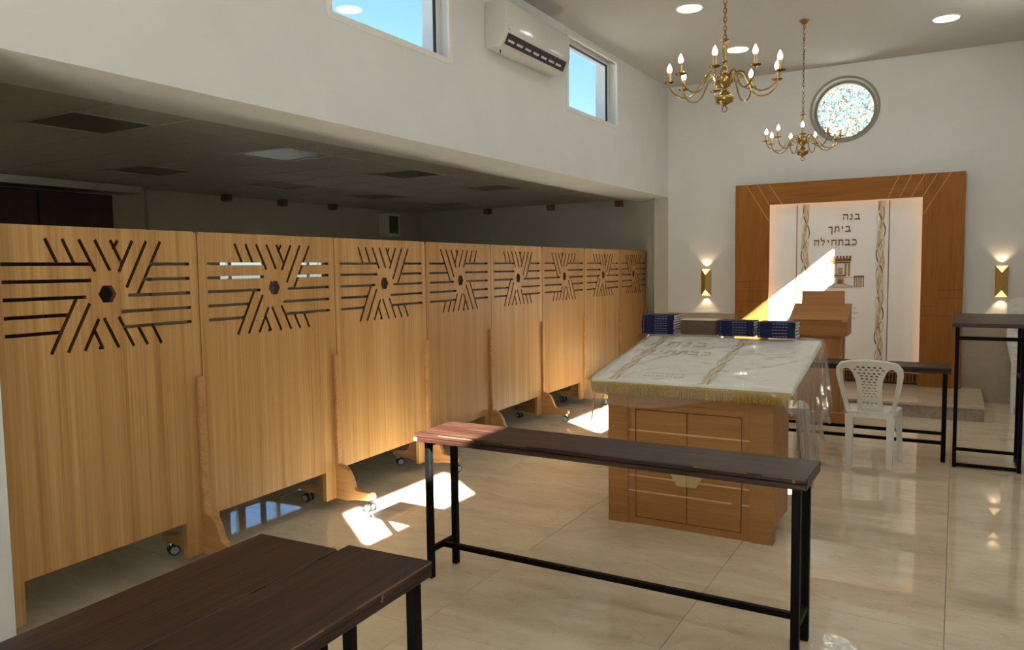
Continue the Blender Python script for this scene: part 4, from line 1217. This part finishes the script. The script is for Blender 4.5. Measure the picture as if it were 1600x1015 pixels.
for i in range(6):
    lab = 'white plastic chair in the stack at the right wall, ' + ['lowest of six', 'second from the bottom', 'third from the bottom', 'fourth from the bottom', 'fifth from the bottom', 'topmost of the stack'][i]
    if sc0 is None:
        c = plastic_chair(.735, 9.70, PI, M['white_plastic'], lab, 'stacked white plastic chairs'); sc0 = c
    else:
        c = copy_tree(sc0); c['label'] = lab
    c.location = (.735, 9.70+.012*i, .068*i)
c = plastic_chair(.725, 7.80, PI/2+.3, M['white_plastic'], 'white plastic chair cut off by the right edge of the photo')

# ------------------------------------------------------------------ tall desk at the right edge
t = empty('standing_desk', (.235, 7.0, 0)); tag(t, 'tall dark standing desk with black steel frame at the right edge', 'desk')
dtop = MB(); pts = [(-.275, 1.105), (.30, 1.150), (.30, 1.178), (-.275, 1.135)]
dtop.prism(pts, -.25, .25, 'x'); dtop.build('desktop', M['plank'], t)
q = .0135
for s_ in (-1, 1):
    for yy in (-.17, .20):
        MB().box(s_*.213-q, s_*.213+q, yy-q, yy+q, 0.0, 1.105+(yy+.275)*.078, c=.002).build('leg', M['black'], t)
    MB().box(s_*.213-.011, s_*.213+.011, -.155, .185, .012, .036).build('side_rail', M['black'], t)
    MB().box(s_*.213-.011, s_*.213+.011, -.155, .185, .70, .722).build('side_rail', M['black'], t)
MB().box(-.20, .20, -.182, -.158, .010, .036).build('front_rail', M['black'], t)
MB().box(-.20, .20, .188, .212, .055, .080).build('rear_rail', M['black'], t)
MB().box(-.20, .20, -.182, -.158, 1.000, 1.028).build('upper_rail', M['black'], t)

# ------------------------------------------------------------------ side room furniture glimpsed under and through the panels
narrow_table(-6.3, 5.6, .05, 1.88, .335, 'dark narrow table in the dim side room, seen only below the panels', legs=(.075, .06))
narrow_table(-5.4, 8.6, 0.0, 1.88, .335, 'second dark narrow table in the dim side room, below the far panels', legs=(.075, .06))
narrow_table(-4.72, 4.55, PI/2, 1.10, .335, 'short dark table close behind the third panel, its black leg showing', legs=(.05, .05))

# ------------------------------------------------------------------ tree outside the round window
t = empty('tree', (-1.9, 15.2, -.10)); tag(t, 'sunlit pale leafy tree outside the round window', 'tree')
tk = MB(); tk.tube([(0, 0, 0), (.05, 0, 1.4), (-.04, .05, 2.6), (.05, .02, 3.8)], [.16, .13, .10, .05], 10); 
for q in range(14):
    a = q*2.4; h_ = 2.4+q*.11; tk.tube([(0, 0, h_), (.35*math.cos(a), .35*math.sin(a), h_+.4), (.7*math.cos(a), .7*math.sin(a), h_+.9)], [.04, .02, .006], 6)
tk.build('trunk', M['bark'], t)
lf = MB()
for i in range(9000):
    while True:
        p = Vector((random.uniform(-1, 1), random.uniform(-1, 1), random.uniform(-1, 1)))
        if p.length < 1: break
    p = Vector((p.x*1.45, p.y*1.0, p.z*1.35+4.52))
    a = random.uniform(.022, .05); r = Matrix.Rotation(random.uniform(0, 6.28), 4, Vector((random.uniform(-1,1), random.uniform(-1,1), random.uniform(-1,1))).normalized())
    lf.mat(M['leaf'] if random.random() < .45 else M['leaf_dry'])
    lf.add([(-a, 0, 0), (0, -a*.4, 0), (a, 0, .01), (0, a*.4, 0)], [(0, 1, 2, 3)], T(*p) @ r)
fo = lf.build('foliage', None, t); fo['kind'] = 'stuff'
